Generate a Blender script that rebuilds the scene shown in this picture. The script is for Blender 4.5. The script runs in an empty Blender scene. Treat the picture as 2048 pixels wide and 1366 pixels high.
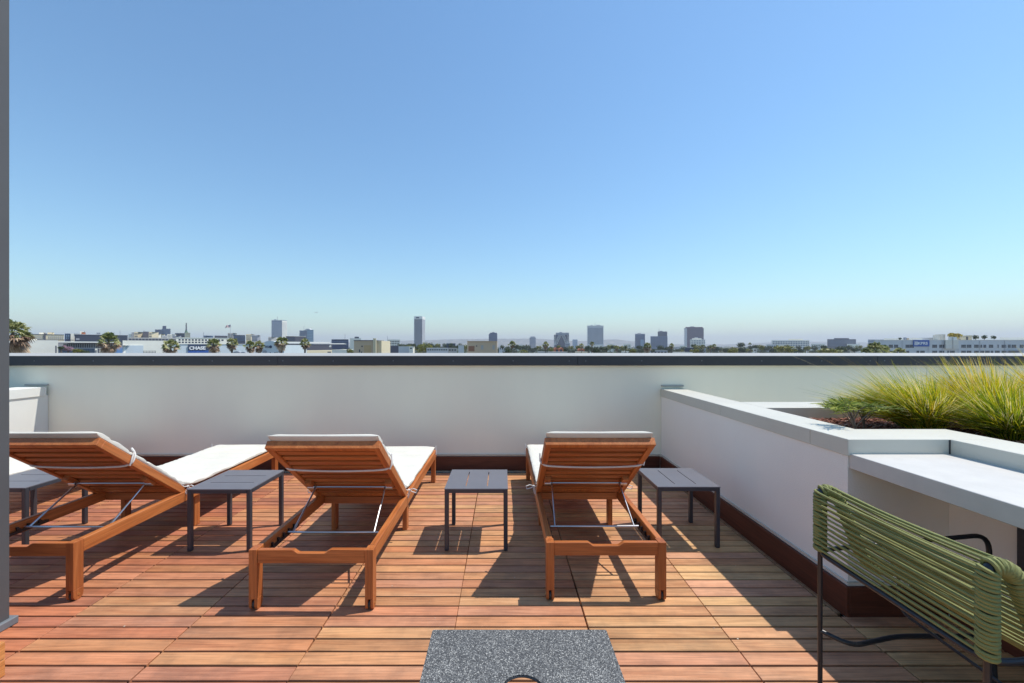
import bpy, bmesh, math, random
from mathutils import Vector, Matrix, noise as mnoise
R = math.radians
random.seed(7)
scn = bpy.context.scene
C = scn.collection

# ------------------------------------------------------------------ camera, sky, sun, exposure
CAMH, F, VX, VY = 1.29, 822.0, 1005.0, 692.0
cam_d = bpy.data.cameras.new('camera'); cam = bpy.data.objects.new('camera', cam_d); C.objects.link(cam)
cam.location = (0, 0, CAMH); cam.rotation_euler = (R(90), 0, 0)
cam_d.sensor_width = 36; cam_d.lens = F / 2048 * 36
cam_d.shift_x = (1024 - VX) / 2048; cam_d.shift_y = (VY - 683) / 2048
cam_d.clip_start = 0.05; cam_d.clip_end = 40000
scn.camera = cam

SUN = Vector((0.485, 0.12, 1.0)).normalized()
SUN_EL = math.asin(SUN.z); SUN_AZ = math.atan2(SUN.x, SUN.y)
w = bpy.data.worlds.new('World'); scn.world = w; w.use_nodes = True
nt = w.node_tree; nt.nodes.clear()
sky = nt.nodes.new('ShaderNodeTexSky'); sky.sky_type = 'NISHITA'; sky.sun_disc = False
sky.sun_elevation = SUN_EL; sky.sun_rotation = SUN_AZ
sky.altitude = 30; sky.air_density = 1.4; sky.dust_density = 0.3; sky.ozone_density = 4.5
bg = nt.nodes.new('ShaderNodeBackground'); bg.inputs['Strength'].default_value = 0.142
wo = nt.nodes.new('ShaderNodeOutputWorld')
tint = nt.nodes.new('ShaderNodeMix'); tint.data_type = 'RGBA'; tint.blend_type = 'MULTIPLY'; tint.inputs[0].default_value = 1
tint.inputs[7].default_value = (0.79, 0.96, 1.02, 1)      # one white balance for the whole sky
nt.links.new(sky.outputs[0], tint.inputs[6]); nt.links.new(tint.outputs[2], bg.inputs[0]); nt.links.new(bg.outputs[0], wo.inputs[0])

sd = bpy.data.lights.new('sun', 'SUN'); so = bpy.data.objects.new('sun', sd); C.objects.link(so)
sd.energy = 4.1; sd.angle = R(0.53); sd.color = (1.0, 0.94, 0.85)
so.rotation_euler = SUN.to_track_quat('Z', 'Y').to_euler(); so.location = (3, 1, 12)

vs = scn.view_settings
vs.view_transform = 'Standard'; vs.look = 'None'; vs.gamma = 1; vs.exposure = 0.2; vs.use_curve_mapping = False
scn.render.engine = 'CYCLES'
scn.cycles.use_denoising = True
scn.cycles.max_bounces = 8; scn.cycles.diffuse_bounces = 4; scn.cycles.transparent_max_bounces = 12
scn.cycles.volume_bounces = 0
scn.cycles.sample_clamp_indirect = 6

# ------------------------------------------------------------------ helpers
def tag(o, label=None, cat=None, group=None, kind=None):
    if label: o['label'] = label
    if cat: o['category'] = cat
    if group: o['group'] = group
    if kind: o['kind'] = kind
    return o

def empty(name, loc=(0, 0, 0), label=None, cat=None, group=None, rz=0):
    o = bpy.data.objects.new(name, None); C.objects.link(o)
    o.location = loc; o.rotation_euler = (0, 0, rz); o.empty_display_size = 0.1
    return tag(o, label, cat, group)

def link(name, me, parent=None, loc=(0, 0, 0), rot=(0, 0, 0), scale=(1, 1, 1)):
    o = bpy.data.objects.new(name, me); C.objects.link(o)
    o.location = loc; o.rotation_euler = rot; o.scale = scale
    if parent: o.parent = parent
    return o

def kids(o): return [c for c in o.children]
def copy_tree(o, parent=None):
    ch = list(o.children)
    c = o.copy(); C.objects.link(c); c.parent = parent
    for k in ch: copy_tree(k, c)
    return c

class MB:
    def __init__(s): s.v = []; s.f = []; s.c = []
    def box(s, x0, x1, y0, y1, z0, z1):
        n = len(s.v)
        s.v += [(x0,y0,z0),(x1,y0,z0),(x1,y1,z0),(x0,y1,z0),(x0,y0,z1),(x1,y0,z1),(x1,y1,z1),(x0,y1,z1)]
        s.f += [(n,n+3,n+2,n+1),(n+4,n+5,n+6,n+7),(n,n+1,n+5,n+4),(n+1,n+2,n+6,n+5),(n+2,n+3,n+7,n+6),(n+3,n,n+4,n+7)]
        return s
    def prism(s, poly, a0, a1, axis='x'):
        # poly in the two other axes (y,z) for x, (x,z) for y, (x,y) for z
        n = len(s.v); k = len(poly)
        for a in (a0, a1):
            for p in poly:
                s.v.append({'x': (a, p[0], p[1]), 'y': (p[0], a, p[1]), 'z': (p[0], p[1], a)}[axis])
        s.f.append(tuple(n + i for i in range(k))[::-1]); s.f.append(tuple(n + k + i for i in range(k)))
        for i in range(k):
            j = (i + 1) % k; s.f.append((n + i, n + j, n + k + j, n + k + i))
        return s
    def tube(s, pts, r, n=8, closed=False, cap=True):
        pts = [Vector(p) for p in pts]; m = len(pts); base = len(s.v); prev = None
        for i, p in enumerate(pts):
            a = pts[(i - 1) % m] if (i > 0 or closed) else p
            b = pts[(i + 1) % m] if (i < m - 1 or closed) else p
            t = (b - a).normalized()
            if prev is None:
                u = t.orthogonal().normalized()
            else:
                u = (prev - t * prev.dot(t)).normalized()
            prev = u; v = t.cross(u)
            rr = r[i] if isinstance(r, (list, tuple)) else r
            for k in range(n):
                an = 2 * math.pi * k / n
                s.v.append(tuple(p + u * math.cos(an) * rr + v * math.sin(an) * rr))
        for i in range(m if closed else m - 1):
            j = (i + 1) % m
            for k in range(n):
                l = (k + 1) % n
                s.f.append((base + i*n + k, base + i*n + l, base + j*n + l, base + j*n + k))
        if cap and not closed:
            s.f.append(tuple(base + k for k in range(n))[::-1])
            s.f.append(tuple(base + (m-1)*n + k for k in range(n)))
        return s
    def cyl(s, c, axis, h, r, n=16):
        a = Vector(c); d = Vector(axis).normalized() * h
        return s.tube([a, a + d], r, n)
    def mesh(s, name, mat, bevel=0, smooth=False, seg=1):
        me = bpy.data.meshes.new(name); me.from_pydata(s.v, [], s.f)
        bm = bmesh.new(); bm.from_mesh(me)
        if bevel:
            ed = [e for e in bm.edges if len(e.link_faces) == 2 and e.calc_face_angle(0) > R(35)]
            bmesh.ops.bevel(bm, geom=ed, offset=bevel, segments=seg, affect='EDGES', clamp_overlap=True)
        bmesh.ops.recalc_face_normals(bm, faces=bm.faces)
        bm.to_mesh(me); bm.free()
        if mat: me.materials.append(mat)
        if smooth:
            me.polygons.foreach_set('use_smooth', [True] * len(me.polygons))
            try: me.set_sharp_from_angle(angle=R(40))
            except Exception: pass
        me.update(); return me
    def build(s, name, mat, parent=None, bevel=0, smooth=False, loc=(0,0,0), rot=(0,0,0), seg=1, kind=None, label=None):
        o = link(name, s.mesh(name, mat, bevel, smooth, seg), parent, loc, rot)
        if kind: o['kind'] = kind
        if label: o['label'] = label
        return o

def box(name, mat, parent, x0, x1, y0, y1, z0, z1, bevel=0, **k):
    return MB().box(x0, x1, y0, y1, z0, z1).build(name, mat, parent, bevel, **k)

def arcpts(c, r, a0, a1, n, plane='xz', off=0):
    out = []
    for i in range(n + 1):
        a = a0 + (a1 - a0) * i / n; u, v = c[0] + r * math.cos(a), c[1] + r * math.sin(a)
        out.append((u, off, v) if plane == 'xz' else ((off, u, v) if plane == 'yz' else (u, v, off)))
    return out

def rounded(pts, r, n=5, closed=False):
    pts = [Vector(p) for p in pts]; m = len(pts); out = []
    for i in range(m):
        if not closed and i in (0, m - 1): out.append(pts[i]); continue
        p, a, b = pts[i], pts[(i - 1) % m], pts[(i + 1) % m]
        da, db = (a - p), (b - p); ra = min(r, da.length * .48, db.length * .48)
        A, B = p + da.normalized() * ra, p + db.normalized() * ra
        for k in range(n + 1):
            t = k / n; out.append(A * (1-t)**2 + p * 2*t*(1-t) + B * t*t)
    return out

# ------------------------------------------------------------------ materials
def new_mat(name):
    m = bpy.data.materials.new(name); m.use_nodes = True
    n = m.node_tree; n.nodes.clear()
    out = n.nodes.new('ShaderNodeOutputMaterial'); p = n.nodes.new('ShaderNodeBsdfPrincipled')
    n.links.new(p.outputs[0], out.inputs[0]); return m, n, p, out

def L(n, a, b): n.links.new(a, b)
def mixc(n, fac, a, b, mode='MIX'):
    x = n.nodes.new('ShaderNodeMix'); x.data_type = 'RGBA'; x.blend_type = mode
    for s, v in ((x.inputs[0], fac), (x.inputs[6], a), (x.inputs[7], b)):
        if hasattr(v, 'is_output'): L(n, v, s)
        elif isinstance(v, (int, float)): s.default_value = v
        else: s.default_value = (*v[:3], 1)
    return x.outputs[2]

def noise(n, vec, scale, detail=4, rough=.55, dist=0):
    t = n.nodes.new('ShaderNodeTexNoise'); t.inputs['Scale'].default_value = scale
    t.inputs['Detail'].default_value = detail; t.inputs['Roughness'].default_value = rough
    t.inputs['Distortion'].default_value = dist
    if vec is not None: L(n, vec, t.inputs['Vector'])
    return t.outputs[0]

def ramp(n, fac, stops):
    r = n.nodes.new('ShaderNodeValToRGB'); L(n, fac, r.inputs[0])
    e = r.color_ramp.elements
    while len(e) < len(stops): e.new(0.5)
    for i, (p, c) in enumerate(stops):
        e[i].position = p; e[i].color = (*c[:3], 1) if hasattr(c, '__len__') else (c, c, c, 1)
    return r.outputs[0]

def coords(n, rand=True, scale=(1, 1, 1)):
    tc = n.nodes.new('ShaderNodeTexCoord'); v = tc.outputs['Object']
    if rand:
        oi = n.nodes.new('ShaderNodeObjectInfo'); mu = n.nodes.new('ShaderNodeVectorMath'); mu.operation = 'MULTIPLY_ADD'
        cb = n.nodes.new('ShaderNodeCombineXYZ')
        for i in range(3): L(n, oi.outputs['Random'], cb.inputs[i])
        L(n, cb.outputs[0], mu.inputs[0]); mu.inputs[1].default_value = (37, 53, 71); L(n, v, mu.inputs[2]); v = mu.outputs[0]
    mp = n.nodes.new('ShaderNodeMapping'); mp.inputs['Scale'].default_value = scale; L(n, v, mp.inputs[0])
    return mp.outputs[0]

def bump(n, p, h, strength, dist=0.01):
    b = n.nodes.new('ShaderNodeBump'); b.inputs['Strength'].default_value = strength; b.inputs['Distance'].default_value = dist
    L(n, h, b.inputs['Height']); L(n, b.outputs[0], p.inputs['Normal'])

def pm(name, col, rough=.6, var=.08, scale=3, bmp=0, bscale=80, metal=0, spec=.5, rand=False, stain=0):
    m, n, p, out = new_mat(name); v = coords(n, rand)
    a = tuple(c * (1 - var) for c in col); b = tuple(min(1, c * (1 + var)) for c in col)
    c = ramp(n, noise(n, v, scale, 5), [(.3, a), (.7, b)])
    if stain:
        mp = n.nodes.new('ShaderNodeMapping'); mp.inputs['Scale'].default_value = (1.2, 1.2, .25); L(n, v, mp.inputs[0])
        c = mixc(n, 1.0, c, ramp(n, noise(n, mp.outputs[0], 2.2, 6, .65), [(.35, 1 - stain), (.6, 1.0)]), 'MULTIPLY')
    L(n, c, p.inputs['Base Color'])
    p.inputs['Roughness'].default_value = rough; p.inputs['Metallic'].default_value = metal
    p.inputs['Specular IOR Level'].default_value = spec
    if bmp: bump(n, p, noise(n, v, bscale, 3), bmp, .004)
    return m

def wood(name, dark, mid, light, axis='x', rough=.45, usecol=False, spec=.4, stain=0.0):
    m, n, p, out = new_mat(name)
    k = {'x': 0, 'y': 1, 'z': 2}[axis]; sc = [22, 22, 22]; sc[k] = 1.6
    v = coords(n, True, tuple(sc)); g = noise(n, v, 1.0, 6, .6, .9)
    c = ramp(n, g, [(.28, dark), (.5, mid), (.72, light)])
    sc2 = [160, 160, 160]; sc2[k] = 5
    v2 = coords(n, True, tuple(sc2)); g2 = noise(n, v2, 1.0, 3)
    c = mixc(n, 1.0, c, ramp(n, g2, [(.35, .78), (.6, 1.06)]), 'MULTIPLY')
    if stain:
        v3 = coords(n, True); c = mixc(n, 1.0, c, ramp(n, noise(n, v3, 6, 4, .6), [(.36, (1 - stain, 1 - stain*.9, 1 - stain*.75)), (.55, (1, 1, 1))]), 'MULTIPLY')
    if not usecol:
        oj = n.nodes.new('ShaderNodeObjectInfo'); c = mixc(n, 1.0, c, ramp(n, oj.outputs['Random'], [(0, (.80, .76, .74)), (.5, (1, 1, 1)), (1, (1.0, 1.0, .96))]), 'MULTIPLY')
    if usecol:
        ge = n.nodes.new('ShaderNodeNewGeometry')
        c = mixc(n, 1.0, c, ramp(n, noise(n, ge.outputs['Position'], 1.7, 6, .7), [(.34, (.86, .87, .90)), (.52, (1, 1, 1)), (.66, (1.0, 1.0, 1.0))]), 'MULTIPLY')
        c = mixc(n, ramp(n, noise(n, ge.outputs['Position'], 7.0, 7, .75), [(.56, 0), (.74, .30)]), c, (.62, .50, .42))   # pale foot wear and dust
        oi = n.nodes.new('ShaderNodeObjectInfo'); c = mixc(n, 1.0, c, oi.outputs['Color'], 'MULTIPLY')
    L(n, c, p.inputs['Base Color']); p.inputs['Roughness'].default_value = rough; p.inputs['Specular IOR Level'].default_value = spec
    bump(n, p, g2, .25, .0015); return m

M = {}
M['board'] = wood('deck_wood', (.66, .55, .50), (.90, .86, .82), (1.0, 1.0, 1.0), 'x', .55, True, .3, .22)
M['teak_x'] = wood('eucalyptus_across', (.34, .095, .027), (.46, .145, .042), (.55, .19, .06), 'x', .4)
M['teak_y'] = wood('eucalyptus_along', (.36, .10, .028), (.49, .16, .046), (.58, .215, .068), 'y', .4)
M['teak_z'] = wood('eucalyptus_upright', (.34, .095, .027), (.46, .145, .042), (.55, .19, .06), 'z', .4)
M['base_x'] = wood('skirting_across', (.085, .026, .015), (.125, .036, .02), (.16, .05, .028), 'x', .5)
M['base_y'] = wood('skirting_along', (.085, .026, .015), (.125, .036, .02), (.16, .05, .028), 'y', .5)
M['crate'] = wood('planter_box_wood', (.50, .18, .05), (.62, .26, .08), (.70, .33, .12), 'y', .5)
M['stucco'] = pm('stucco', (.87, .84, .69), .85, .02, 1.2, .3, 180, stain=.02)
M['stucco_grey'] = pm('stucco_cool', (.88, .84, .77), .85, .02, 1.2, .3, 180, stain=.02)
M['cap'] = pm('cap_metal_white', (.60, .58, .50), .5, .03, 2, .05, 40, stain=.05)
M['whitewall'] = pm('white_wall_paint', (.78, .78, .73), .8, .03, 2, .2, 200, stain=.04)
M['counter'] = pm('counter_stone', (.57, .55, .51), .55, .06, 9, .05, 120)
M['char'] = pm('charcoal_metal', (.030, .034, .044), .45, .12, 3, 0, rand=True)
M['coping'] = pm('coping_top', (.40, .39, .36), .6, .06, 2)
M['tablemetal'] = pm('table_metal', (.15, .147, .165), .34, .06, 6, .03, 500, spec=.6)
M['tablemetal_shade'] = pm('table_metal_shade', (.050, .050, .060), .4, .06, 6, .03, 500)  # same paint as the tops; shade on legs and apron put into colour
M['column'] = pm('column_paint', (.085, .087, .09), .6, .08, 2, .05, 200)
M['columnbase'] = pm('column_base', (.16, .18, .20), .5, .1, 4)
M['steel'] = pm('rod_steel', (.55, .55, .56), .3, .05, 10, metal=1)
M['brass'] = pm('bolt_brass', (.75, .55, .25), .35, .05, 10, metal=1)
M['black'] = pm('black_plastic', (.025, .025, .027), .5, .1, 10)
M['dark'] = pm('dark_underlay', (.02, .017, .014), .9, .2, 10, spec=.02)
M['cord'] = pm('cotton_cord', (.72, .70, .66), .9, .06, 40, .3, 400)
M['rope'] = pm('olive_rope', (.25, .26, .085), .75, .08, 30, .5, 900)
M['blacksteel'] = pm('painted_black_steel', (.022, .024, .028), .32, .1, 8)
M['gapfloor'] = pm('pale_roof_floor', (.55, .53, .44), .9, .06, 6)
M['soil'] = pm('soil', (.07, .045, .03), .95, .4, 14, .6, 60)

def fabric():
    m, n, p, out = new_mat('cushion_canvas'); v = coords(n)
    c = ramp(n, noise(n, v, 5, 4), [(.3, (.64, .62, .55)), (.7, (.71, .69, .61))])
    L(n, c, p.inputs['Base Color']); p.inputs['Roughness'].default_value = .95; p.inputs['Specular IOR Level'].default_value = .1
    w1 = n.nodes.new('ShaderNodeMath'); w1.operation = 'ADD'
    L(n, noise(n, v, 18, 3), w1.inputs[0]); L(n, noise(n, v, 450, 2), w1.inputs[1])
    bump(n, p, w1.outputs[0], .35, .006); return m
M['fabric'] = fabric()

def terrazzo():
    m, n, p, out = new_mat('speckled_stone'); v = coords(n, False)
    vo = n.nodes.new('ShaderNodeTexVoronoi'); vo.inputs['Scale'].default_value = 420; L(n, v, vo.inputs['Vector'])
    sp = n.nodes.new('ShaderNodeSeparateColor'); L(n, vo.outputs['Color'], sp.inputs[0])
    c = ramp(n, sp.outputs[0], [(0, (.05, .05, .05)), (.35, (.085, .086, .088)), (.6, (.135, .136, .135)), (.85, (.22, .22, .21)), (.98, (.48, .47, .43))])
    L(n, mixc(n, 1, c, ramp(n, noise(n, v, 3, 4), [(.3, .85), (.7, 1.1)]), 'MULTIPLY'), p.inputs['Base Color'])
    p.inputs['Roughness'].default_value = .6; p.inputs['Specular IOR Level'].default_value = .25
    bump(n, p, vo.outputs['Distance'], .5, .003); return m
M['terrazzo'] = terrazzo()

def leafmat(name, cols, trans=.35, rough=.5):
    m = bpy.data.materials.new(name); m.use_nodes = True; n = m.node_tree; n.nodes.clear()
    out = n.nodes.new('ShaderNodeOutputMaterial'); p = n.nodes.new('ShaderNodeBsdfPrincipled'); tr = n.nodes.new('ShaderNodeBsdfTranslucent')
    mx = n.nodes.new('ShaderNodeMixShader'); mx.inputs[0].default_value = trans
    at = n.nodes.new('ShaderNodeAttribute'); at.attribute_name = 'tone'
    c = ramp(n, at.outputs['Fac'], cols)
    L(n, c, p.inputs['Base Color']); L(n, c, tr.inputs[0]); p.inputs['Roughness'].default_value = rough
    p.inputs['Specular IOR Level'].default_value = .3
    L(n, p.outputs[0], mx.inputs[1]); L(n, tr.outputs[0], mx.inputs[2]); L(n, mx.outputs[0], out.inputs[0]); return m

def tone(me, vals):
    a = me.attributes.new('tone', 'FLOAT', 'FACE'); a.data.foreach_set('value', vals)

M['grass'] = leafmat('grass_blades', [(0, (.07, .13, .02)), (.28, (.24, .34, .018)), (.58, (.64, .60, .025)), (.85, (.84, .54, .04)), (1, (.88, .78, .45))], .45)
M['shrub'] = leafmat('shrub_leaves', [(0, (.07, .12, .02)), (.5, (.22, .29, .04)), (1, (.46, .48, .08))], .4)
M['treeleaf'] = leafmat('tree_leaves', [(0, (.028, .045, .016)), (.5, (.055, .08, .025)), (1, (.11, .13, .035))], .15)
M['treeleaf_y'] = leafmat('tree_leaves_yellow', [(0, (.09, .11, .02)), (.5, (.20, .20, .03)), (1, (.36, .30, .05))], .2)
M['goldleaf'] = leafmat('gold_leaves', [(0, (.22, .17, .02)), (.5, (.45, .34, .03)), (1, (.60, .48, .06))], .3)
M['pinkleaf'] = leafmat('pink_leaves', [(0, (.30, .15, .22)), (.5, (.45, .26, .34)), (1, (.10, .14, .04))], .2)
M['palmleaf'] = leafmat('palm_fronds', [(0, (.05, .07, .02)), (.5, (.16, .19, .045)), (1, (.52, .50, .22))], .3)
M['palmdry'] = leafmat('dry_fronds', [(0, (.12, .065, .04)), (.5, (.33, .20, .12)), (1, (.62, .46, .30))], .2)
M['bark'] = pm('bark', (.13, .095, .07), .9, .25, 8)

# ------------------------------------------------------------------ background placement helper
def P(px, D): return (px - VX) / F * D
def Z(py, D): return CAMH - (py - VY) / F * D
GZ = -17.0

# ------------------------------------------------------------------ ground, hills, roof slab
def ground_mat():
    m, n, p, out = new_mat('city_ground'); v = coords(n, False)
    c = ramp(n, noise(n, v, .02, 6, .7), [(.35, (.05, .07, .03)), (.5, (.16, .15, .13)), (.65, (.30, .28, .25))])
    L(n, c, p.inputs['Base Color']); p.inputs['Roughness'].default_value = .95; return m
g = MB(); g.v = [(-11000, -3000, GZ), (11000, -3000, GZ), (11000, 12000, GZ), (-11000, 12000, GZ)]; g.f = [(0, 1, 2, 3)]
tag(g.build('ground', ground_mat()), 'flat city ground stretching to the hills', 'ground', kind='structure')

def hills():
    pts = [(-500, 689), (0, 688.5), (600, 687), (700, 685), (780, 681.5), (850, 680), (900, 678.5), (960, 677.5), (1010, 677), (1060, 677), (1085, 678), (1120, 680),
           (1150, 682), (1185, 681.5), (1210, 679), (1230, 678.5), (1255, 681), (1290, 684.5), (1340, 688), (1450, 688.5), (1510, 686), (1560, 683.5), (1620, 683),
           (1700, 684), (1760, 686), (1900, 688), (2100, 689), (2600, 689.5)]
    D = 7200; b = MB(); xs = [i for i in range(-500, 2600, 6)]; rows = 9
    def top(x):
        for (a, ya), (c, yc) in zip(pts, pts[1:]):
            if a <= x <= c: return ya + (yc - ya) * (x - a) / (c - a)
        return 689
    for j in range(rows):
        t = j / (rows - 1)
        for x in xs:
            n1 = mnoise.fractal(Vector((x * .02, t * 2.2, 3.1)), .8, 2.1, 5)
            h = (Z(top(x), D) - GZ) * (math.sin(min(1, t) * math.pi / 2) ** 1.1) * (1 + .10 * n1 * (1 - .5*t)) + 3 * mnoise.noise(Vector((x * .3, t * 5, 0)))
            b.v.append((P(x, D) + 60*n1, D - 900 * (1 - t) + 120 * n1, GZ - 2 + max(0, h)))
    for x in xs: b.v.append((P(x, D), D + 900, GZ - 2))
    W = len(xs)
    for j in range(rows):
        for i in range(W - 1): b.f.append((j*W+i, j*W+i+1, (j+1)*W+i+1, (j+1)*W+i))
    m, n, p, out = new_mat('hill_scrub'); v = coords(n, False)
    c = ramp(n, noise(n, v, .012, 7, .7), [(.38, (.05, .065, .03)), (.5, (.15, .13, .08)), (.62, (.26, .22, .15)), (.68, (.55, .52, .48))])
    L(n, c, p.inputs['Base Color']); p.inputs['Roughness'].default_value = 1
    tag(b.build('hills', m, smooth=True), 'long low hills fading blue behind the skyline', 'hills', kind='structure')
hills()
box('roof_slab', M['dark'], None, -9, 9, -7, 4.70, GZ, -.032); bpy.data.objects['roof_slab']['kind'] = 'structure'
tag(bpy.data.objects['roof_slab'], 'dark roof under the terrace boards', 'roof')

# ------------------------------------------------------------------ deck
deck = MB().box(-4.72, 2.2, -3.0, 4.24, -.030, -.022).build('deck', M['dark'])
tag(deck, 'terrace deck of reddish and golden wood boards laid in square tiles', 'deck', kind='structure')
PITCH, TW = 0.0762, 0.6096
bme = MB().box(-.3025, .3025, -.0333, .0333, -.020, 0).mesh('board', M['board'], .0016)
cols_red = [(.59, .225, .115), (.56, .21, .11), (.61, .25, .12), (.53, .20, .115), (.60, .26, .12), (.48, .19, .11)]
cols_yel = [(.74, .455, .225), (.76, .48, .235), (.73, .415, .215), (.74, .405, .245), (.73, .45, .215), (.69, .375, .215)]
slots = []
y0 = 4.175 - PITCH / 2
for r in range(94):
    yc = y0 - r * PITCH
    for c in range(-9, 4):
        x0 = .392 + c * .61; xc = x0 + .305
        if xc < -4.8: continue
        if yc > 1.97 and xc > 1.62: continue
        if xc > 2.0 and xc > 2.3: continue
        slots.append((xc, yc, r, c))
def inview(x, y):
    if y < 1.2: return False
    px = VX + F * x / y; py = VY + F * CAMH / y
    return -60 < px + 0.3*F/y and px - .3*F/y < 2090 and py < 1400
vis = sorted([s for s in slots if inview(s[0], s[1])], key=lambda s: s[1])
indiv = set(vis[:292]); rest = []
rb = random.Random(3)
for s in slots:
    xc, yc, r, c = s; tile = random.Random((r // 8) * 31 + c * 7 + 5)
    bias = min(1, max(0, (xc + 2.2) / 4.2 + tile.uniform(-.12, .12) + rb.gauss(0, .13)))  # redder left, yellower right: a lighting and camera cast put into board colours
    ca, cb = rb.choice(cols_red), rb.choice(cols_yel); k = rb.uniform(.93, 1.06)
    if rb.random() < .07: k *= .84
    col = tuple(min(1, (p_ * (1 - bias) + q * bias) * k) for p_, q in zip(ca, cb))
    wcut = 1.0
    if s in indiv:
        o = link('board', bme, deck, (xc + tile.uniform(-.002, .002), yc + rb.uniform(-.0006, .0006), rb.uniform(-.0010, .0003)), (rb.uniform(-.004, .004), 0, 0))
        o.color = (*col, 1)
        if xc > 1.6 and yc > 1.97: pass
    else: rest.append((xc, yc, col))
lit = MB(); rl = random.Random(41)
for i in range(46):
    x, y = rl.uniform(-2.6, 1.55), rl.uniform(1.6, 4.0); s_ = rl.uniform(.002, .0055); a = rl.uniform(0, 3); k = len(lit.v)
    for q in range(5): lit.v.append((x + s_*math.cos(a + q*1.25)*rl.uniform(.5, 1.3), y + s_*math.sin(a + q*1.25)*rl.uniform(.5, 1.2), .0012 + rl.uniform(0, .001)))
    lit.f.append((k, k+1, k+2, k+3, k+4))
tag(lit.build('litter', pm('dry_leaf_bits', (.55, .48, .38), .9, .3, 200)), 'tiny pale specks and leaf bits scattered on the deck', 'litter', kind='stuff')
# far and out-of-frame boards, one part
mb = MB(); toneC = []
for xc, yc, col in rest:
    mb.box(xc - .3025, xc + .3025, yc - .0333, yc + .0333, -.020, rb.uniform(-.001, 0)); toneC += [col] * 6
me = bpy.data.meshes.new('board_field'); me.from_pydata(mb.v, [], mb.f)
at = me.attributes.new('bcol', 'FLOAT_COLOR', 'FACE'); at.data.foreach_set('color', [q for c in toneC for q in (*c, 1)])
mf, n, p, out = new_mat('deck_wood_field')
v = coords(n, False, (1.6, 22, 22)); c = ramp(n, noise(n, v, 1, 6, .6, .9), [(.28, (.66, .55, .5)), (.5, (.9, .86, .82)), (.72, (1, 1, 1))])
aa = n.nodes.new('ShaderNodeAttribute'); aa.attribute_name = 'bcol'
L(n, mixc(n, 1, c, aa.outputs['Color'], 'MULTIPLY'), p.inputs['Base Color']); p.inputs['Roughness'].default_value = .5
me.materials.append(mf); o = link('board_field', me, deck); o['kind'] = 'stuff'
# border filler strips along the side wall
for i in range(8):
    ya = 1.99 + i * .275
    o = box('border_strip', M['board'], deck, 1.6165, 1.637, ya, ya + .268, -.02, -.002, .002); o.color = (.50, .27, .14, 1)

# ------------------------------------------------------------------ parapet wall (back)
par = empty('parapet_wall', (0, 4.29, 0), 'long pale stucco parapet with dark metal coping behind the loungers', 'wall')
def rel(o, root):   # parts are modelled in world space, then hung on their thing
    o.location = Vector(o.location) - Vector(root.location); o.parent = root; return o
rel(box('wall_panel', M['stucco'], None, -9, 9, 4.29, 4.70, -.03, 1.12), par)
xs = [-8.6, -5.42, -2.325, .778, 3.88, 6.98, 9.0]
for a, b in zip(xs, xs[1:]):
    rel(box('fascia', M['char'], None, a + .0015, b - .0015, 4.25, 4.283, 1.088, 1.184, .0015), par)
    rel(MB().prism([(4.247, 1.1845), (4.247, 1.1885), (4.80, 1.2085), (4.80, 1.13), (4.795, 1.13), (4.795, 1.2035)], a + .001, b - .001).build('coping_sheet', M['coping'], None), par)
    rel(box('fascia_back', M['char'], None, a + .0015, b - .0015, 4.71, 4.79, 1.10, 1.19), par)
scr = MB().cyl((0, 0, 0), (0, -1, 0), .003, .0055, 10).mesh('screw', M['columnbase'])
sx = [-4.84, -4.23, -3.61, -3.0, -2.41, -2.27, -1.75, -1.13, -.51, .11, .69, .86, 1.44, 2.06, 2.68, 3.3, 3.8, 3.95, 4.5]
for x in sx: rel(link('screw', scr, None, (x, 4.2495, 1.137 + random.uniform(-.002, .002))), par)
for a, b in ((-4.724, -3.2), (-3.198, -1.0), (-.998, 1.0), (1.002, 1.637)):
    rel(box('skirting_board', M['base_x'], None, a, b, 4.272, 4.2885, -.005, .142, .002), par)
rel(box('drip_edge', M['cap'], None, -4.724, 1.64, 4.276, 4.2895, .158, .163), par)
rel(box('wall_flashing', M['coping'], None, 1.655, 1.885, 4.272, 4.2895, .868, .884), par)
rel(box('wall_flashing', M['coping'], None, -4.97, -4.735, 4.272, 4.2895, .878, .894), par)

# ------------------------------------------------------------------ planter wall + counter (right)
pl = empty('planter_wall', (1.66, 1.97, 0), 'pale raised planter wall with white metal cap running to the parapet', 'wall')
wl = MB().box(1.655, 1.875, 1.97, 4.287, -.02, .77).box(1.8752, 2.3602, 1.9702, 2.19, -.02, .7702).box(2.1402, 2.3598, -3, 1.9698, -.02, .7698).box(1.8755, 7, 3.0, 3.25, -.02, .7695)
rel(wl.build('wall_panel', M['stucco_grey'], None), pl)
for (x0, x1, ya, yb) in ((1.648, 1.89, 3.113, 4.286), (1.648, 1.89, 2.2045, 3.11), (1.648, 2.372, 1.96, 2.202), (2.133, 2.372, .2, 1.9585), (2.133, 2.372, -3, .198), (1.892, 4.2, 2.968, 3.272), (4.203, 7, 2.968, 3.272)):
    rel(box('cap_sheet', M['cap'], None, x0, x1, ya, yb, .764, .845, .002), pl)
rel(box('floor_panel', M['gapfloor'], None, 1.89, 9, 3.255, 4.285, -.03, .0), pl)
rel(box('sealant', M['char'], None, 2.1285, 2.1325, 1.9555, 1.9595, .776, .842), pl)
rel(box('skirting_board', M['base_y'], None, 1.638, 1.654, 1.955, 4.270, -.005, .142, .002), pl)
rel(box('skirting_board', M['base_x'], None, 1.6545, 2.123, 1.955, 1.9695, -.005, .1415, .002), pl)
rel(box('skirting_board', M['base_y'], None, 2.1245, 2.1395, -3, 1.954, -.005, .1405, .002), pl)
rel(MB().box(1.645, 1.6545, 1.962, 4.275, .158, .163).box(1.6548, 2.13, 1.962, 1.9695, .1582, .1628).build('drip_edge', M['cap'], None), pl)
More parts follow.
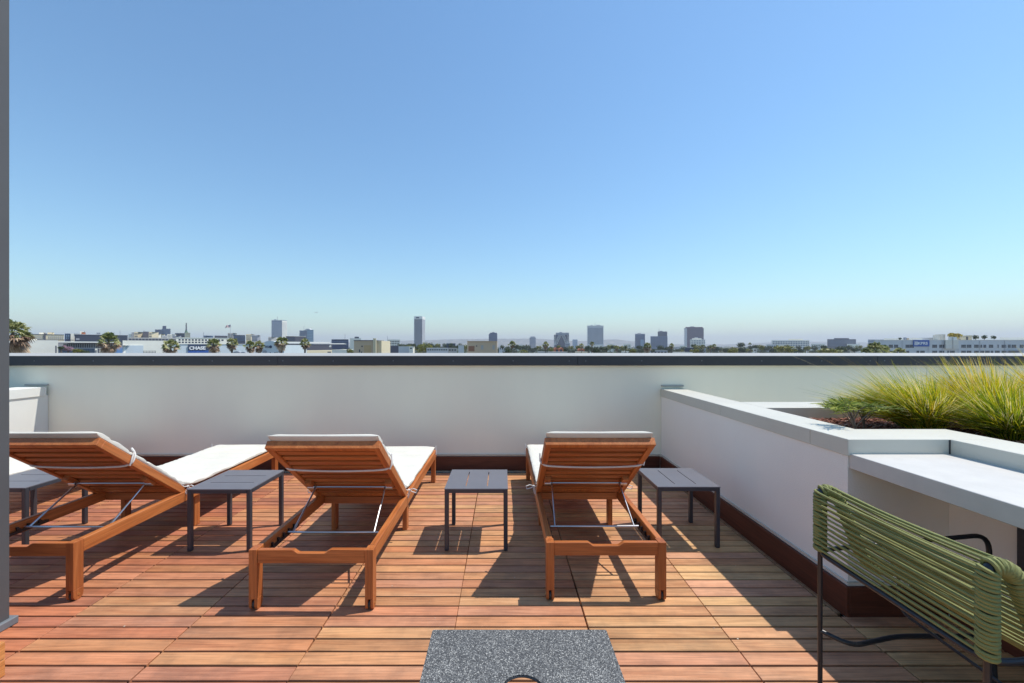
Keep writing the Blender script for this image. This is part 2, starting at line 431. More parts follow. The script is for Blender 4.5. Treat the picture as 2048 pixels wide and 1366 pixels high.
ct = empty('counter', (1.9, .5, .7), 'white stone bar counter built against the planter beside the rope chair', 'counter')
rel(box('countertop', M['counter'], None, 1.66, 2.139, -3, 1.9692, .705, .775, .002), ct)
cd = empty('cabinet', (2.13, 1.1, 0), 'black cabinet front under the white counter at the right edge', 'cabinet')
rel(box('cabinet_door', M['char'], None, 2.112, 2.138, .7, 1.69, .145, .702, .003), cd)
rel(MB().tube([(2.112, 1.60, .55), (2.095, 1.60, .55), (2.095, 1.60, .40), (2.112, 1.60, .40)], .005).build('handle', M['steel'], None), cd)

# left low wall
lw = empty('side_wall', (-4.74, 4.0, 0), 'sunlit white low wall with metal cap meeting the parapet at far left', 'wall')
rel(box('wall_panel', M['whitewall'], None, -4.96, -4.74, -3, 4.287, -.02, .78), lw)
for ya, yb in ((3.0, 4.262), (1.2, 2.997), (-3, 1.197)):
    rel(box('cap_sheet', M['whitewall'], None, -4.975, -4.728, ya, yb, .775, .868, .002), lw)
rel(box('skirting_board', M['base_y'], None, -4.7385, -4.724, -3, 4.27, -.005, .142, .002), lw)

# column and wooden box
co = empty('column', (-2.45, 1.6, 0), 'dark grey metal clad column at the left edge of the terrace', 'column')
rel(box('column_shaft', M['column'], None, -2.65, -2.276, 1.2, 1.90, .0, 4.2, .004), co)
rel(box('base_trim', M['columnbase'], None, -2.68, -2.258, 1.17, 1.92, .0005, .035, .003), co)
wb = empty('planter_box', (-2.1, 1.4, 0), 'small light wooden planter box at the foot of the grey column', 'planter box')
rel(box('side_board', M['crate'], None, -1.965, -1.947, 1.05, 1.61, .001, .066, .002), wb)
rel(box('side_board', M['crate'], None, -1.965, -1.947, 1.05, 1.61, .068, .134, .002), wb)
rel(box('end_board', M['crate'], None, -2.25, -1.966, 1.592, 1.609, .001, .134, .002), wb)
rel(box('side_board', M['crate'], None, -2.258, -2.24, 1.05, 1.591, .001, .133, .002), wb)
rel(box('potting_soil', M['soil'], None, -2.239, -1.966, 1.05, 1.591, .002, .09), wb)

# ------------------------------------------------------------------ planting
sl = MB().box(1.876, 7, 2.191, 2.999, .3, .752).box(2.3605, 7, -3, 2.1905, .3, .7515)
tag(sl.build('soil', M['soil']), 'dark soil filling the raised planter', 'soil', kind='structure')
mu = MB(); tv = []; rr = random.Random(5)
for i in range(5200):
    x = rr.uniform(1.9, 3.2); y = rr.uniform(2.2, 2.96)
    a = rr.uniform(0, 6.3); l = rr.uniform(.008, .024); wd = rr.uniform(.004, .009); z = .755 + rr.random() ** 2 * .018
    t = Matrix.Translation((x, y, z)) @ Matrix.Rotation(a, 4, 'Z') @ Matrix.Rotation(rr.uniform(-.6, .6), 4, 'Y') @ Matrix.Rotation(rr.uniform(-.6, .6), 4, 'X')
    k = len(mu.v)
    for q in ((-l, -wd, 0), (l, -wd*.7, 0), (l*.9, wd, 0), (-l*.8, wd*.8, 0), (0, 0, .004)): mu.v.append(tuple(t @ Vector(q)))
    mu.f += [(k, k+1, k+4), (k+1, k+2, k+4), (k+2, k+3, k+4), (k+3, k, k+4)]; tv += [rr.random()] * 4
me = bpy.data.meshes.new('mulch'); me.from_pydata(mu.v, [], mu.f); tone(me, tv)
me.materials.append(leafmat('bark_chips', [(0, (.10, .035, .022)), (.5, (.24, .085, .055)), (.85, (.42, .20, .14)), (1, (.62, .46, .38))], 0, .8))
tag(link('mulch', me), 'reddish bark chips on the planter soil', 'mulch', kind='stuff')

def ribbon(mb, tv, pts, w, side, t):
    k = len(mb.v); m = len(pts)
    for i, p in enumerate(pts):
        ww = w * (1 - (i / (m - 1)) ** 2 * .92)
        mb.v.append(tuple(p - side * ww)); mb.v.append(tuple(p + side * ww))
    for i in range(m - 1):
        a = k + 2*i; mb.f.append((a, a+1, a+3, a+2)); tv.append(min(1, max(0, t + (.16 * i / m))))

def grass(seed, x, y, n, h, label, lean=(-.5, 0), spread=.42, yellow=.45, stalks=12):
    r = random.Random(seed); mb = MB(); tv = []
    for i in range(n):
        a = r.uniform(0, 2*math.pi); q = r.random() ** .6; rad = .10 * r.random() ** .5
        base = Vector((rad * math.cos(a), rad * math.sin(a) * .8, 0)); a += r.gauss(0, .5)
        out = Vector((math.cos(a), math.sin(a), 0)) * spread * q + Vector((lean[0], lean[1], 0)) * r.uniform(.25, 1.0) * .55
        H = h * r.uniform(.62, 1.1) * (1 - .35 * q); droop = r.uniform(.0, .35) * q
        pts = []
        for k in range(6):
            t = k / 5
            pts.append(base + out * (t ** 1.5) * r.uniform(.97, 1.03) + Vector((0, 0, H * (t - droop * t * t * 1.6))))
        side = Vector((-out.y, out.x, 0)).normalized() if out.length > .01 else Vector((1, 0, 0))
        side = (side + Vector((r.gauss(0, .6), r.gauss(0, .6), r.gauss(0, .3)))).normalized()
        tn = r.gauss(yellow, .2)
        if r.random() < .12: tn = r.uniform(.95, 1.1)
        elif r.random() < .2: tn = r.uniform(.02, .2)
        ribbon(mb, tv, pts, r.uniform(.0016, .0031), side, min(1, max(0, tn)) - .1)
    for i in range(stalks):
        a = r.uniform(0, 6.3); out = Vector((math.cos(a) * .25 + lean[0] * r.uniform(.2, 1.1), math.sin(a) * .2, 0)); H = h * r.uniform(1.2, 1.5)
        pts = [out * (t / 6) ** 1.3 + Vector((0, 0, H * (t / 6) * (1 - .12 * (t/6)))) for t in range(7)]
        ribbon(mb, tv, pts, .0022, Vector((.7, .7, .1)).normalized(), r.choice((.7, .8, .95)))
    me = bpy.data.meshes.new('grass_clump'); me.from_pydata(mb.v, [], mb.f); tone(me, tv); me.materials.append(M['grass'])
    return tag(link('grass_clump', me, None, (x, y, .753)), label, 'ornamental grass', 'ornamental grasses in the planter')
GL = [(21, 2.66, 2.60, 2600, .43, 'yellow green grass clump leaning left toward the small shrub', (-.62, 0), .30, .55, 6),
      (22, 3.12, 2.66, 2600, .50, 'tall golden grass clump with stalks rising past the dark coping', (-.45, 0), .30, .66, 9),
      (23, 2.92, 2.36, 2000, .38, 'greener grass clump spilling low over the planter cap corner', (-.35, -.1), .30, .42, 4),
      (24, 3.60, 2.62, 2600, .54, 'golden grass clump cut off by the right edge of the frame', (-.45, 0), .38, .7, 14),
      (25, 2.98, 1.90, 1500, .36, 'green grass clump nearest the counter by the planter cap', (-.2, 0), .28, .38, 4)]
for (sd_, x, y, nn, h, lb, ln, sp, yl, st) in GL: grass(sd_, x, y, nn, h, lb, ln, sp, yl, st)

def shrub(seed, x, y, h, wdt, label, nb, dens, parentname='feathery_shrub'):
    r = random.Random(seed); root = empty(parentname, (x, y, .753), label, 'shrub')
    st = MB(); lf = MB(); tv = []
    st.tube([(0, 0, 0), (.008, 0, h*.25), (-.004, .005, h*.5)], [.006, .005, .004], 6)
    for i in range(nb):
        a = r.uniform(0, 6.3); z0 = h * r.uniform(.15, .5); L_ = wdt * r.uniform(.5, 1.0)
        d = Vector((math.cos(a), math.sin(a) * .7, 0)); pts = []
        for k in range(6):
            t = k / 5; pts.append(Vector((0, 0, z0)) + d * L_ * t + Vector((0, 0, (h - z0) * (t ** .7) * r.uniform(.75, .95) - .25*h*t*t*t)))
        st.tube(pts, [.0035 - .0005 * k for k in range(6)], 5)
        for j in range(dens):
            t = r.uniform(.35, 1.0) * 4.99; k = int(t); p = pts[k].lerp(pts[k+1], t - k)
            dd = (d * .6 + Vector((r.gauss(0, .6), r.gauss(0, .6), r.uniform(-.2, .9)))).normalized(); ln = r.uniform(.03, .075)
            ribbon(lf, tv, [p, p + dd * ln * .5, p + dd * ln + Vector((0, 0, -.006))], r.uniform(.002, .0042), dd.orthogonal().normalized(), r.random())
    st.build('stem', M['bark'], root)
    me = bpy.data.meshes.new('foliage'); me.from_pydata(lf.v, [], lf.f); tone(me, tv); me.materials.append(M['shrub']); link('foliage', me, root)
shrub(3, 1.96, 2.29, .30, .20, 'small feathery green shrub rising from the bark chips', 11, 36)
shrub(4, 2.30, 2.62, .24, .26, 'low dark green shrub half under the leaning grass', 14, 90, 'low_shrub')

# ------------------------------------------------------------------ loungers
def make_cushion(parent, PY, PZ, BL, ang):
    # centre path from foot end to pivot, then up the back
    rr = random.Random(11); foot = 1.925; th = .019
    path = []; n1, n2 = 70, 46
    c, s_ = math.cos(ang), math.sin(ang)
    for i in range(n1 + 1):
        y = foot - (foot - PY - .03) * i / n1; path.append((y, .301 + th + .022 * math.exp(-(y - PY - .03) / .05)))
    for i in range(1, n2 + 1):
        t = .015 + (BL + .01) * i / n2
        path.append((PY - c * t + s_ * (th - .003), PZ + .0 + s_ * t + c * (th - .003)))
    # arc length
    S = [0]
    for a, b in zip(path, path[1:]): S.append(S[-1] + math.hypot(b[0]-a[0], b[1]-a[1]))
    mb = MB(); K = 28; n = len(path)
    for i, (y, z) in enumerate(path):
        a = path[max(0, i-1)]; b = path[min(n-1, i+1)]; ty, tz = b[0]-a[0], b[1]-a[1]; l = math.hypot(ty, tz); ty /= l; tz /= l
        ny, nz = tz, -ty      # outward (up) normal
        if nz < 0: ny, nz = -ny, -nz
        e = min(i, n-1-i); endk = math.sqrt(max(0.02, 1 - (1 - min(1, e / 2.5)) ** 2))
        q = (S[i] % .148) / .148; ch = math.exp(-((q - .5) / .07) ** 2)
        for k in range(K):
            an = 2*math.pi*k/K; cx, sx_ = math.cos(an), math.sin(an)
            ex = math.copysign(abs(cx) ** .22, cx); ez = math.copysign(abs(sx_) ** .55, sx_)
            wv = .288 * ex * (1 - .006 * ch) + .004 * mnoise.noise(Vector((S[i]*9, k*.01, 2.0))) * abs(ex)
            hv = th * ez * endk * (1 - .62 * ch * (1 if ez > 0 else .1))
            hv += (.005 * mnoise.noise(Vector((wv*7, S[i]*11, 1.3))) + .003 * mnoise.noise(Vector((wv*22, S[i]*26, 4.3)))) * (1 if ez > .3 else 0) * endk
            mb.v.append((wv, y + ny * hv, z + nz * hv))
    for i in range(n - 1):
        for k in range(K):
            l = (k+1) % K; mb.f.append((i*K+k, i*K+l, (i+1)*K+l, (i+1)*K+k))
    mb.f.append(tuple(range(K))); mb.f.append(tuple((n-1)*K + k for k in range(K))[::-1])
    return mb.build('cushion', M['fabric'], parent, smooth=True)

def bowmesh(side):
    s = side; b = MB()
    b.tube([(0, 0, 0), (s*.03, -.012, .012), (s*.055, -.018, .004), (s*.05, -.015, -.016), (s*.02, -.005, -.012), (0, 0, 0)], .0032, 6)
    b.tube([(0, 0, 0), (-s*.012, -.02, .004), (-s*.02, -.035, .02), (-s*.01, -.03, .028)], .0032, 6)
    b.tube([(0, 0, 0), (-s*.008, -.012, -.03), (-s*.014, -.02, -.062)], .0032, 6)
    b.tube([(0, 0, 0), (s*.004, -.008, -.02), (-s*.004, -.014, -.05)], .0030, 6)
    b.tube([(-.006, 0, .004), (.006, -.003, -.004)], .006, 6)
    return b.mesh('bow', M['cord'], smooth=True)

def make_lounger():
    root = empty('sun_lounger')
    HW = .303; ZT = .297; RH = .068; LEN = 1.93; PY, PZ, BL, ANG = .745, .322, .762, R(38.3)
    for sx_ in (-1, 1):
        xo = sx_ * HW; xi = sx_ * (HW - .040)
        a, b = min(xo, xi), max(xo, xi)
        # head leg with notched wheel slot and rounded foot
        mb = MB()
        w3 = (b - a) / 3
        prof = [(0, .30), (.0, .02), (.006, .007), (.018, .0005), (.036, .0005), (.046, .008), (.052, .022), (.052, .30)]
        sh = [(p[0], min(p[1], ZT)) for p in prof]
        low = [(p[0], min(p[1], .0548)) for p in prof]
        mb.prism(low, a, a + w3); mb.prism(low, b - w3, b); mb.box(a, b, 0, .052, .055, ZT)
        leg = mb.build('leg', M['teak_z'], root, .0015)
        wh = MB().cyl(((a + b)/2 - .0055, .022, .0235), (1, 0, 0), .011, .022, 18).build('wheel', M['black'], leg, .002)
        xb = b if sx_ > 0 else a
        MB().cyl((xb, .026, .026), (sx_, 0, 0), .0025, .0055, 10).build('bolt', M['brass'], leg)
        # side rail
        ra, rb_ = (a + .004, b - .004)
        box('side_rail', M['teak_y'], root, ra + .002, rb_ + .002 if sx_ > 0 else rb_, .0525, LEN - .002, ZT - RH, ZT, .003)
        # mid and foot legs tucked inside
        for yy in (.875, LEN - .06):
            la, lb = (xi - .004 - .0, xi - .004 + .0) if False else ((HW - .058, HW - .022) if sx_ > 0 else (-HW + .022, -HW + .058))
            if yy > 1: la, lb = ((HW - .044, HW - .006) if sx_ > 0 else (-HW + .006, -HW + .044))
            zt = ZT - RH - .0008 if yy > 1 else ZT - .004
            if yy < 1: la, lb = ((HW - .070, HW - .0385) if sx_ > 0 else (-HW + .0385, -HW + .070))
            box('leg', M['teak_z'], root, la, lb, yy, yy + .052, 0, zt, .002)
        # ratchet rack inside rail
        mb = MB(); xr0, xr1 = ((HW - .048, HW - .039) if sx_ > 0 else (-HW + .039, -HW + .048))
        mb.box(xr0, xr1, .10, .40, .237, .252)
        for k in range(5): mb.prism([(.13 + k*.055, .2515), (.15 + k*.055, .2515), (.135 + k*.055, .272), (.125 + k*.055, .272)], xr0 + .0005, xr1 - .0005)
        mb.build('ratchet_rack', M['blacksteel'], root)
    # head rail with cut-down middle
    zt = ZT - .002
    prof = [(-HW+.0405, ZT-RH), (HW-.0405, ZT-RH), (HW-.0405, zt), (.095, zt)]
    for k in range(9): t = k/8; prof.append((.095 - .035*t, zt - .017 * (.5 - .5*math.cos(math.pi*t))))
    for k in range(9): t = k/8; prof.append((-.060 - .035*t, zt - .017 * (.5 + .5*math.cos(math.pi*t))))
    prof.append((-HW+.0405, zt))
    MB().prism(prof, .004, .028, 'y').build('head_rail', M['teak_x'], root, .002)
    box('foot_rail', M['teak_x'], root, -HW + .037, HW - .037, LEN - .027, LEN - .003, ZT - RH, ZT - .001, .002)
    box('stretcher', M['teak_x'], root, -HW + .037, HW - .037, PY + .02, PY + .045, ZT - RH, ZT - .02, .002)
    slat = MB().box(-HW + .037, HW - .037, 0, .055, ZT - .024, ZT - .002).mesh('slat', M['teak_x'], .002)
    for k in range(15): link('slat', slat, root, (0, .80 + k * .073, 0))
    # upper rails either side of the flat mattress (raised lip)
    # backrest
    br = MB()
    FW = HW - .006
    for sx_ in (-1, 1):
        a, b = sorted((sx_ * FW, sx_ * (FW - .034)))
        br.box(a, b, 0, BL - .036, -.043, 0)
    br.box(-FW, FW, BL - .0355, BL, -.043, .0005)
    br.box(-FW + .0345, FW - .0345, .002, .05, -.0345, -.006)
    back = br.build('backrest', M['teak_y'], root, .0025, loc=(0, PY, PZ))
    back.rotation_euler = (ANG, 0, math.pi)   # local +y runs up the back
    bs = MB().box(-FW + .0345, FW - .0345, 0, .036, -.036, -.008).mesh('back_slat', M['teak_x'], .002)
    for k in range(10): link('back_slat', bs, back, (0, .066 + k * .0665, 0))
    for sx_ in (-1, 1):
        a, b = sorted((sx_ * (FW - .0352), sx_ * (FW - .075)))
        box('support_block', M['teak_y'], back, a, b, .215, .30, -.062, -.0365, .002)
        MB().cyl((sx_ * (FW - .078), .235, -.056), (sx_, 0, 0), .04, .015, 14).build('hinge_disc', M['steel'], back)
    # cushion, ties
    make_cushion(root, PY, PZ, BL, ANG)
    c, s_ = math.cos(ANG), math.sin(ANG)
    def bp(x, t, d): # point on the back: t up the back, d below its face (negative = under)
        return Vector((x, PY - c * t + s_ * d, PZ + s_ * t + c * d))
    st = MB(); t0 = .50; pts = [bp(-FW - .006, t0 + .01, .02), bp(-FW - .008, t0, -.03), bp(-FW + .02, t0 - .005, -.049)]
    for k in range(1, 10): u = -1 + 2*k/10; pts.append(bp(u * (FW - .02), t0 - .006 - .014*(1-u*u), -.050 - .003*(1-u*u)))
    pts += [bp(FW - .02, t0 - .002, -.049), bp(FW + .008, t0, -.03), bp(FW + .006, t0 + .014, .02), bp(FW - .03, t0 + .02, .05)]
    st.tube(rounded(pts, .02, 3), .0056, 6)
    st.tube(rounded([bp(FW + .004, t0 + .03, .03), bp(FW + .009, t0 + .02, -.02), bp(FW + .0, t0 - .0, -.049)], .02, 3), .0042, 6)
    st.build('tie_strap', M['cord'], root, smooth=True)
    for sx_ in (-1, 1):
        link('bow', bowmesh(sx_), root, (sx_ * (HW + .006), PY + .01, PZ + .004))
        MB().tube([(sx_*(HW + .002), PY + 1.12, PZ + .03), (sx_*(HW + .006), PY + 1.12, PZ - .02), (sx_*(HW + .004), PY + 1.115, PZ - .055)], .004, 6).build('tie_cord', M['cord'], root)
    # support frame
    A = bp(0, .235, -.056); B = Vector((0, .27, .262)); xw = FW - .085
    MB().tube([(-xw - .02, A.y, A.z), (xw + .02, A.y, A.z)], .0045, 8).build('support_rod', M['steel'], root)
    xs2 = HW - .052
    MB().tube([(-xs2, B.y, B.z), (xs2, B.y, B.z)], .0055, 8).build('support_rod', M['steel'], root)
    for sx_ in (-1, 1):
        MB().tube([(sx_ * xw, A.y, A.z), (sx_ * (xw + .012), B.y, B.z)], .0055, 8).build('support_arm', M['steel'], root)
    return root

GR = 'wooden sun loungers in a row facing the parapet'
LL = [(-2.463, 2.067, .006, 'wooden lounger with white cushion beside the column, head rail cut by it'),
      (-.933, 2.00, 0, 'wooden lounger with white cushion between the two middle black tables'),
      (.525, 2.075, 0, 'wooden lounger with white cushion nearest the side wall, bow on its left'),
      (-3.97, 2.05, 0, 'wooden lounger with only its white foot cushion showing behind the first lounger')]
proto = make_lounger()
for i, (x, y, a, lb) in enumerate(LL):
    o = proto if i == 0 else copy_tree(proto)
    o.location = (x, y, .0005); o.rotation_euler = (0, 0, a); tag(o, lb, 'sun lounger', GR)

# ------------------------------------------------------------------ side tables
def make_table():
    root = empty('side_table'); W, H, t = .20, .392, .006
    m = MB()   # top sheet with two long slots (slots run along y)
    xs_ = [-W, -.072, -.066, .066, .072, W]; ys_ = [-W, -.145, .145, W]
    for i in range(5):
        for j in range(3):
            if i in (1, 3) and j == 1: continue
            m.box(xs_[i], xs_[i+1], ys_[j], ys_[j+1], H - t, H)
    me = bpy.data.meshes.new('tabletop'); me.from_pydata(m.v, [], m.f); bm = bmesh.new(); bm.from_mesh(me)
    bmesh.ops.remove_doubles(bm, verts=bm.verts, dist=1e-5)
    seen = {}
    for f in bm.faces:
        seen.setdefault(tuple(round(q, 4) for q in f.calc_center_median()), []).append(f)
    bmesh.ops.delete(bm, geom=[f for l in seen.values() if len(l) > 1 for f in l], context='FACES')
    bmesh.ops.recalc_face_normals(bm, faces=bm.faces); bm.to_mesh(me); bm.free(); me.materials.append(M['tablemetal'])
    link('tabletop', me, root)
    ap = MB(); q = W - .001; k = .022
    ap.box(-q + .0265, q - .0265, -q, -q + .012, H - t - k, H - t - .0005).box(-q + .0265, q - .0265, q - .012, q, H - t - k, H - t - .0005)
    ap.box(-q, -q + .012, -q + .0265, q - .0265, H - t - k, H - t - .0005).box(q - .012, q, -q + .0265, q - .0265, H - t - k, H - t - .0005)
    ap.build('apron', M['tablemetal_shade'], root)
    lm = MB().box(-.013, .013, -.013, .013, .003, H - t - .0005).mesh('leg', M['tablemetal_shade'], .003)
    fm = MB().box(-.011, .011, -.011, .011, 0, .003).mesh('foot_pad', M['black'])
    for sx_ in (-1, 1):
        for sy in (-1, 1):
            l = link('leg', lm, root, (sx_ * (q - .013), sy * (q - .013), 0)); link('foot_pad', fm, l)
    return root
TL = [(-.166, 2.785, 0, 'low black metal table standing between the middle and right loungers'),
      (1.19, 2.82, 0, 'low black metal table between the right lounger and the side wall'),
      (-1.78, 2.775, R(90), 'low black metal table between the left and middle loungers, slots crosswise'),
      (-3.22, 2.80, R(90), 'low black metal table partly hidden by the column and left lounger')]
tp = make_table()
for i, (x, y, a, lb) in enumerate(TL):
    o = tp if i == 0 else copy_tree(tp)
    o.location = (x, y, .0005); o.rotation_euler = (0, 0, a); tag(o, lb, 'side table', 'low black metal side tables beside the loungers')

# ------------------------------------------------------------------ speckled stone table in the foreground
stt = empty('stone_table', (.05, .96, 0), 'speckled grey stone table with a round hole at the bottom edge', 'table')
bm = bmesh.new(); W = .257; hx, hy, hr = 0.0, .0555, .056     # hole centre relative to table centre
yc_ = .96; N = 48
outer = [];
for cx, cy, a0 in ((W-.006, W-.006, 0), (-W+.006, W-.006, 90), (-W+.006, -W+.006, 180), (W-.006, -W+.006, 270)):
    for k in range(5): a = R(a0 + 22.5*k); outer.append((cx + .006*math.cos(a), cy + .006*math.sin(a)))
vo_ = [bm.verts.new((x, y, .45)) for x, y in outer]
vi_ = [bm.verts.new((hx + hr*math.cos(2*math.pi*k/N), .035 + hr*math.sin(2*math.pi*k/N), .45)) for k in range(N)]
eo = [bm.edges.new((vo_[i], vo_[(i+1) % len(vo_)])) for i in range(len(vo_))] + [bm.edges.new((vi_[i], vi_[(i+1) % N])) for i in range(N)]
bmesh.ops.triangle_fill(bm, use_beauty=True, edges=eo)
ext = bmesh.ops.extrude_face_region(bm, geom=bm.faces[:])
bmesh.ops.translate(bm, vec=(0, 0, -.008), verts=[v for v in ext['geom'] if isinstance(v, bmesh.types.BMVert)])
bmesh.ops.recalc_face_normals(bm, faces=bm.faces)
me = bpy.data.meshes.new('tabletop'); bm.to_mesh(me); bm.free(); me.materials.append(M['terrazzo']); link('tabletop', me, stt)
rim = MB(); pts = [(hx + (hr-.0015)*math.cos(2*math.pi*k/40), .035 + (hr-.0015)*math.sin(2*math.pi*k/40), .4455) for k in range(40)]
rim.tube(pts, .002, 6, True).build('hole_rim', M['blacksteel'], stt)
fr = MB(); q = .235
fr.box(-q, q, -q, -q+.02, .418, .4415).box(-q, q, q-.02, q, .418, .4415).box(-q, -q+.02, -q+.0205, q-.0205, .418, .4412).box(q-.02, q, -q+.0205, q-.0205, .418, .4412)
fr.build('frame', M['blacksteel'], stt)
lm = MB().box(-.0125, .0125, -.0125, .0125, .0005, .4175).mesh('leg', M['blacksteel'], .002)
for sx_ in (-1, 1):
    for sy in (-1, 1): link('leg', lm, stt, (sx_*(q-.0128), sy*(q-.0128), 0))

# ------------------------------------------------------------------ rope chair
ch = empty('rope_chair', (1.5, 1.285, 0), 'black steel chair wound with olive green rope facing the counter', 'chair')
YF, YN = 1.553, 1.017; O = Vector(ch.location)
def cpart(mb, name, mat, smooth=True, **k):
    mb.v = [tuple(Vector(v) - O) for v in mb.v]; return mb.build(name, mat, ch, smooth=smooth, **k)
ring = rounded([(1.875, YF + .012, .0008), (1.85, YF + .012, .572), (1.192, YF + .012, .512), (1.192, YN - .012, .512), (1.85, YN - .012, .572), (1.875, YN - .012, .0008)], .06, 6)
cpart(MB().tube(ring, .0085, 10), 'arm_frame', M['blacksteel'])
for y in (YF, YN): cpart(MB().tube([(1.2, y, .512), (1.2, y, .0008)], .008, 10), 'leg', M['blacksteel'])
cpart(MB().tube(rounded([(1.2, YF, .215), (1.275, 1.50, .195), (1.485, 1.545, .2), (1.70, 1.545, .2), (1.857, 1.545, .2)], .06, 5), .0085, 10), 'brace', M['blacksteel'])
cpart(MB().tube(rounded([(1.2, YN, .215), (1.275, 1.07, .195), (1.485, 1.03, .2), (1.857, 1.025, .2)], .06, 5), .0085, 10), 'brace', M['blacksteel'])
cpart(MB().tube(rounded([(1.485, YF - .012, .44), (1.485, YF - .012, .30), (1.45, YN + .012, .30), (1.45, YN + .012, .44)], .05, 5), .005, 8), 'seat_strut', M['blacksteel'])
prof = rounded([(1.2, 0, .522), (1.2, 0, .752), (1.262, 0, .735), (1.36, 0, .49), (1.42, 0, .445), (1.80, 0, .455)], .035, 6)
S = [0]
for a, b in zip(prof, prof[1:]): S.append(S[-1] + (b - a).length)
def at_s(s):
    for i in range(len(S) - 1):
        if S[i] <= s <= S[i+1]:
            t = (s - S[i]) / (S[i+1] - S[i]); return prof[i].lerp(prof[i+1], t), (prof[i+1] - prof[i]).normalized()
    return prof[-1], (prof[-1] - prof[-2]).normalized()
for y in (YF, YN):
    cpart(MB().tube([(p.x, y, p.z) for p in prof], .0125, 10), 'side_frame', M['blacksteel'])
    mb = MB(); s = .003
    while s < S[-1] - .005:
        p, t = at_s(s); nrm = Vector((t.z, 0, -t.x)); bn = Vector((0, 1, 0)); tilt = random.uniform(-.12, .12)
        pts = []
        for k in range(12):
            a = 2*math.pi*k/12; pts.append(Vector((p.x, y, p.z)) + (nrm * math.cos(a) + bn * math.sin(a)) * .0175 + t * (.003 * math.sin(a + tilt*10)))
        mb.tube(pts, .0054, 6, True); s += .0105
    cpart(mb, 'rope_winding', M['rope'])
# horizontal ropes
s = .010; k = 0; rr = random.Random(9)
while s < S[-1] - .01:
    p, t = at_s(s); nrm = Vector((t.z, 0, -t.x))   # points outward / inward
    both = s < .225
    for side in ((-1, 1) if both else (-1,)):
        off = nrm * side * .0165 if side else Vector((0, 0, 0))
        pts = []
        for j in range(7):
            u = j / 6; sag = .004 * math.sin(math.pi * u) * rr.uniform(.6, 1.2)
            pts.append(Vector((p.x, YN + (YF - YN) * u, p.z)) + off * (1 - .35 * math.sin(math.pi*u)) + Vector((rr.gauss(0, .0006), 0, -sag)))
        cpart(MB().tube(pts, .0041, 8), 'rope', M['rope'])
    s += (.0185 if both else .0185) * rr.uniform(.94, 1.06); k += 1

# ================================================================== BACKGROUND CITY
def bm_(name, col, rough=.8, var=.04, scale=.15, **k): return pm(name, col, rough, var, scale, **k)
W_ = {
 'white': bm_('wall_white', (.86, .82, .70)), 'cream': bm_('wall_cream', (.72, .62, .42)), 'beige': bm_('wall_beige', (.58, .44, .30)),
 'blue': bm_('wall_blue', (.13, .26, .50)), 'pale': bm_('wall_pale_blue', (.60, .66, .68)), 'dark': bm_('wall_dark', (.045, .055, .085)),
 'darkgrey': bm_('wall_dark_grey', (.10, .10, .125)), 'grey': bm_('wall_grey', (.34, .35, .38)), 'lgrey': bm_('wall_light_grey', (.60, .60, .60)),
 'navy': bm_('wall_navy', (.03, .055, .13), .3), 'steelblue': bm_('wall_steel_blue', (.10, .15, .24), .35), 'purple': bm_('wall_purple_brown', (.14, .085, .12), .45),
 'teal': bm_('glass_teal', (.12, .24, .30), .2), 'concrete': bm_('concrete', (.42, .41, .39)), 'orange': bm_('wall_terracotta', (.50, .16, .07)),
 'door': bm_('door_tan', (.55, .38, .20)), 'brown': bm_('door_brown', (.30, .15, .09)), 'signblue': bm_('sign_blue', (.03, .10, .36), .5),
 'signnavy': bm_('sign_navy', (.03, .05, .10), .5), 'signwhite': bm_('sign_white', (.80, .80, .80), .6), 'red': bm_('flag_red', (.50, .04, .05)),
 'tan': bm_('stair_tower_white', (.72, .68, .58)), 'skyglass': bm_('glass_light_blue', (.25, .38, .50), .2), 'roofwhite': bm_('roof_white', (.86, .84, .77)),
}
W_['glass'] = pm('window_glass', (.025, .032, .042), .12, .3, .3)
W_['glass2'] = pm('window_glass_pale', (.08, .11, .16), .15, .3, .3)

T = {}   # thing name -> (reference pixel, slope of its front in plan)
def Dp(px, D, ref):
    if not ref or not ref[1]: return D
    k = (px - VX) / F; x0 = P(ref[0], ref[2]); t = ref[1]
    return (ref[2] - x0 * t) / (1 - k * t) + (D - ref[2])

def slab(pxa, pxb, z0, z1, D, depth, ref, shear=True):
    """box whose front face runs between two sight lines; its back follows them so no flank shows"""
    Da, Db = Dp(pxa, D, ref), Dp(pxb, D, ref); xa, xb = P(pxa, Da), P(pxb, Db)
    ba, bb = (xa, Da + depth), (xb, Db + depth)
    if shear and pxa > VX: ba = (P(pxa, Da + depth), Da + depth)
    if shear and pxb < VX: bb = (P(pxb, Db + depth), Db + depth)
    return MB().prism([(xa, Da), (xb, Db), bb, ba], z0, z1, 'z')

def block(name, mat, parent, px0, px1, ytop, D, depth, ybot=None, bevel=0, kind=None):
    ref = T.get(parent.name) if parent else None; Dr = ref[2] if ref else D
    zb = GZ if ybot is None else Z(ybot, D)
    o = slab(px0, px1, zb, Z(ytop, D), D, depth, ref, not (parent and parent.name in SQUARE)).build(name, W_[mat], None, kind=kind)
    return rel(o, parent) if parent else o

SQUARE = set()
def bld(name, label, px0, px1, ytop, D, depth, mat, group=None, cat='building', t=None, square=False):
    if t is None: t = 1.4 if (px1 < 700 and D < 450) else 0
    Dm = Dp((px0+px1)/2, D, (px0, t, D))
    root = empty(name, (P((px0+px1)/2, Dm), Dm, GZ), label, cat, group)
    T[root.name] = (px0, t, D)
    if square: SQUARE.add(root.name)
    block('wall', mat, root, px0, px1, ytop, D, depth)
    return root

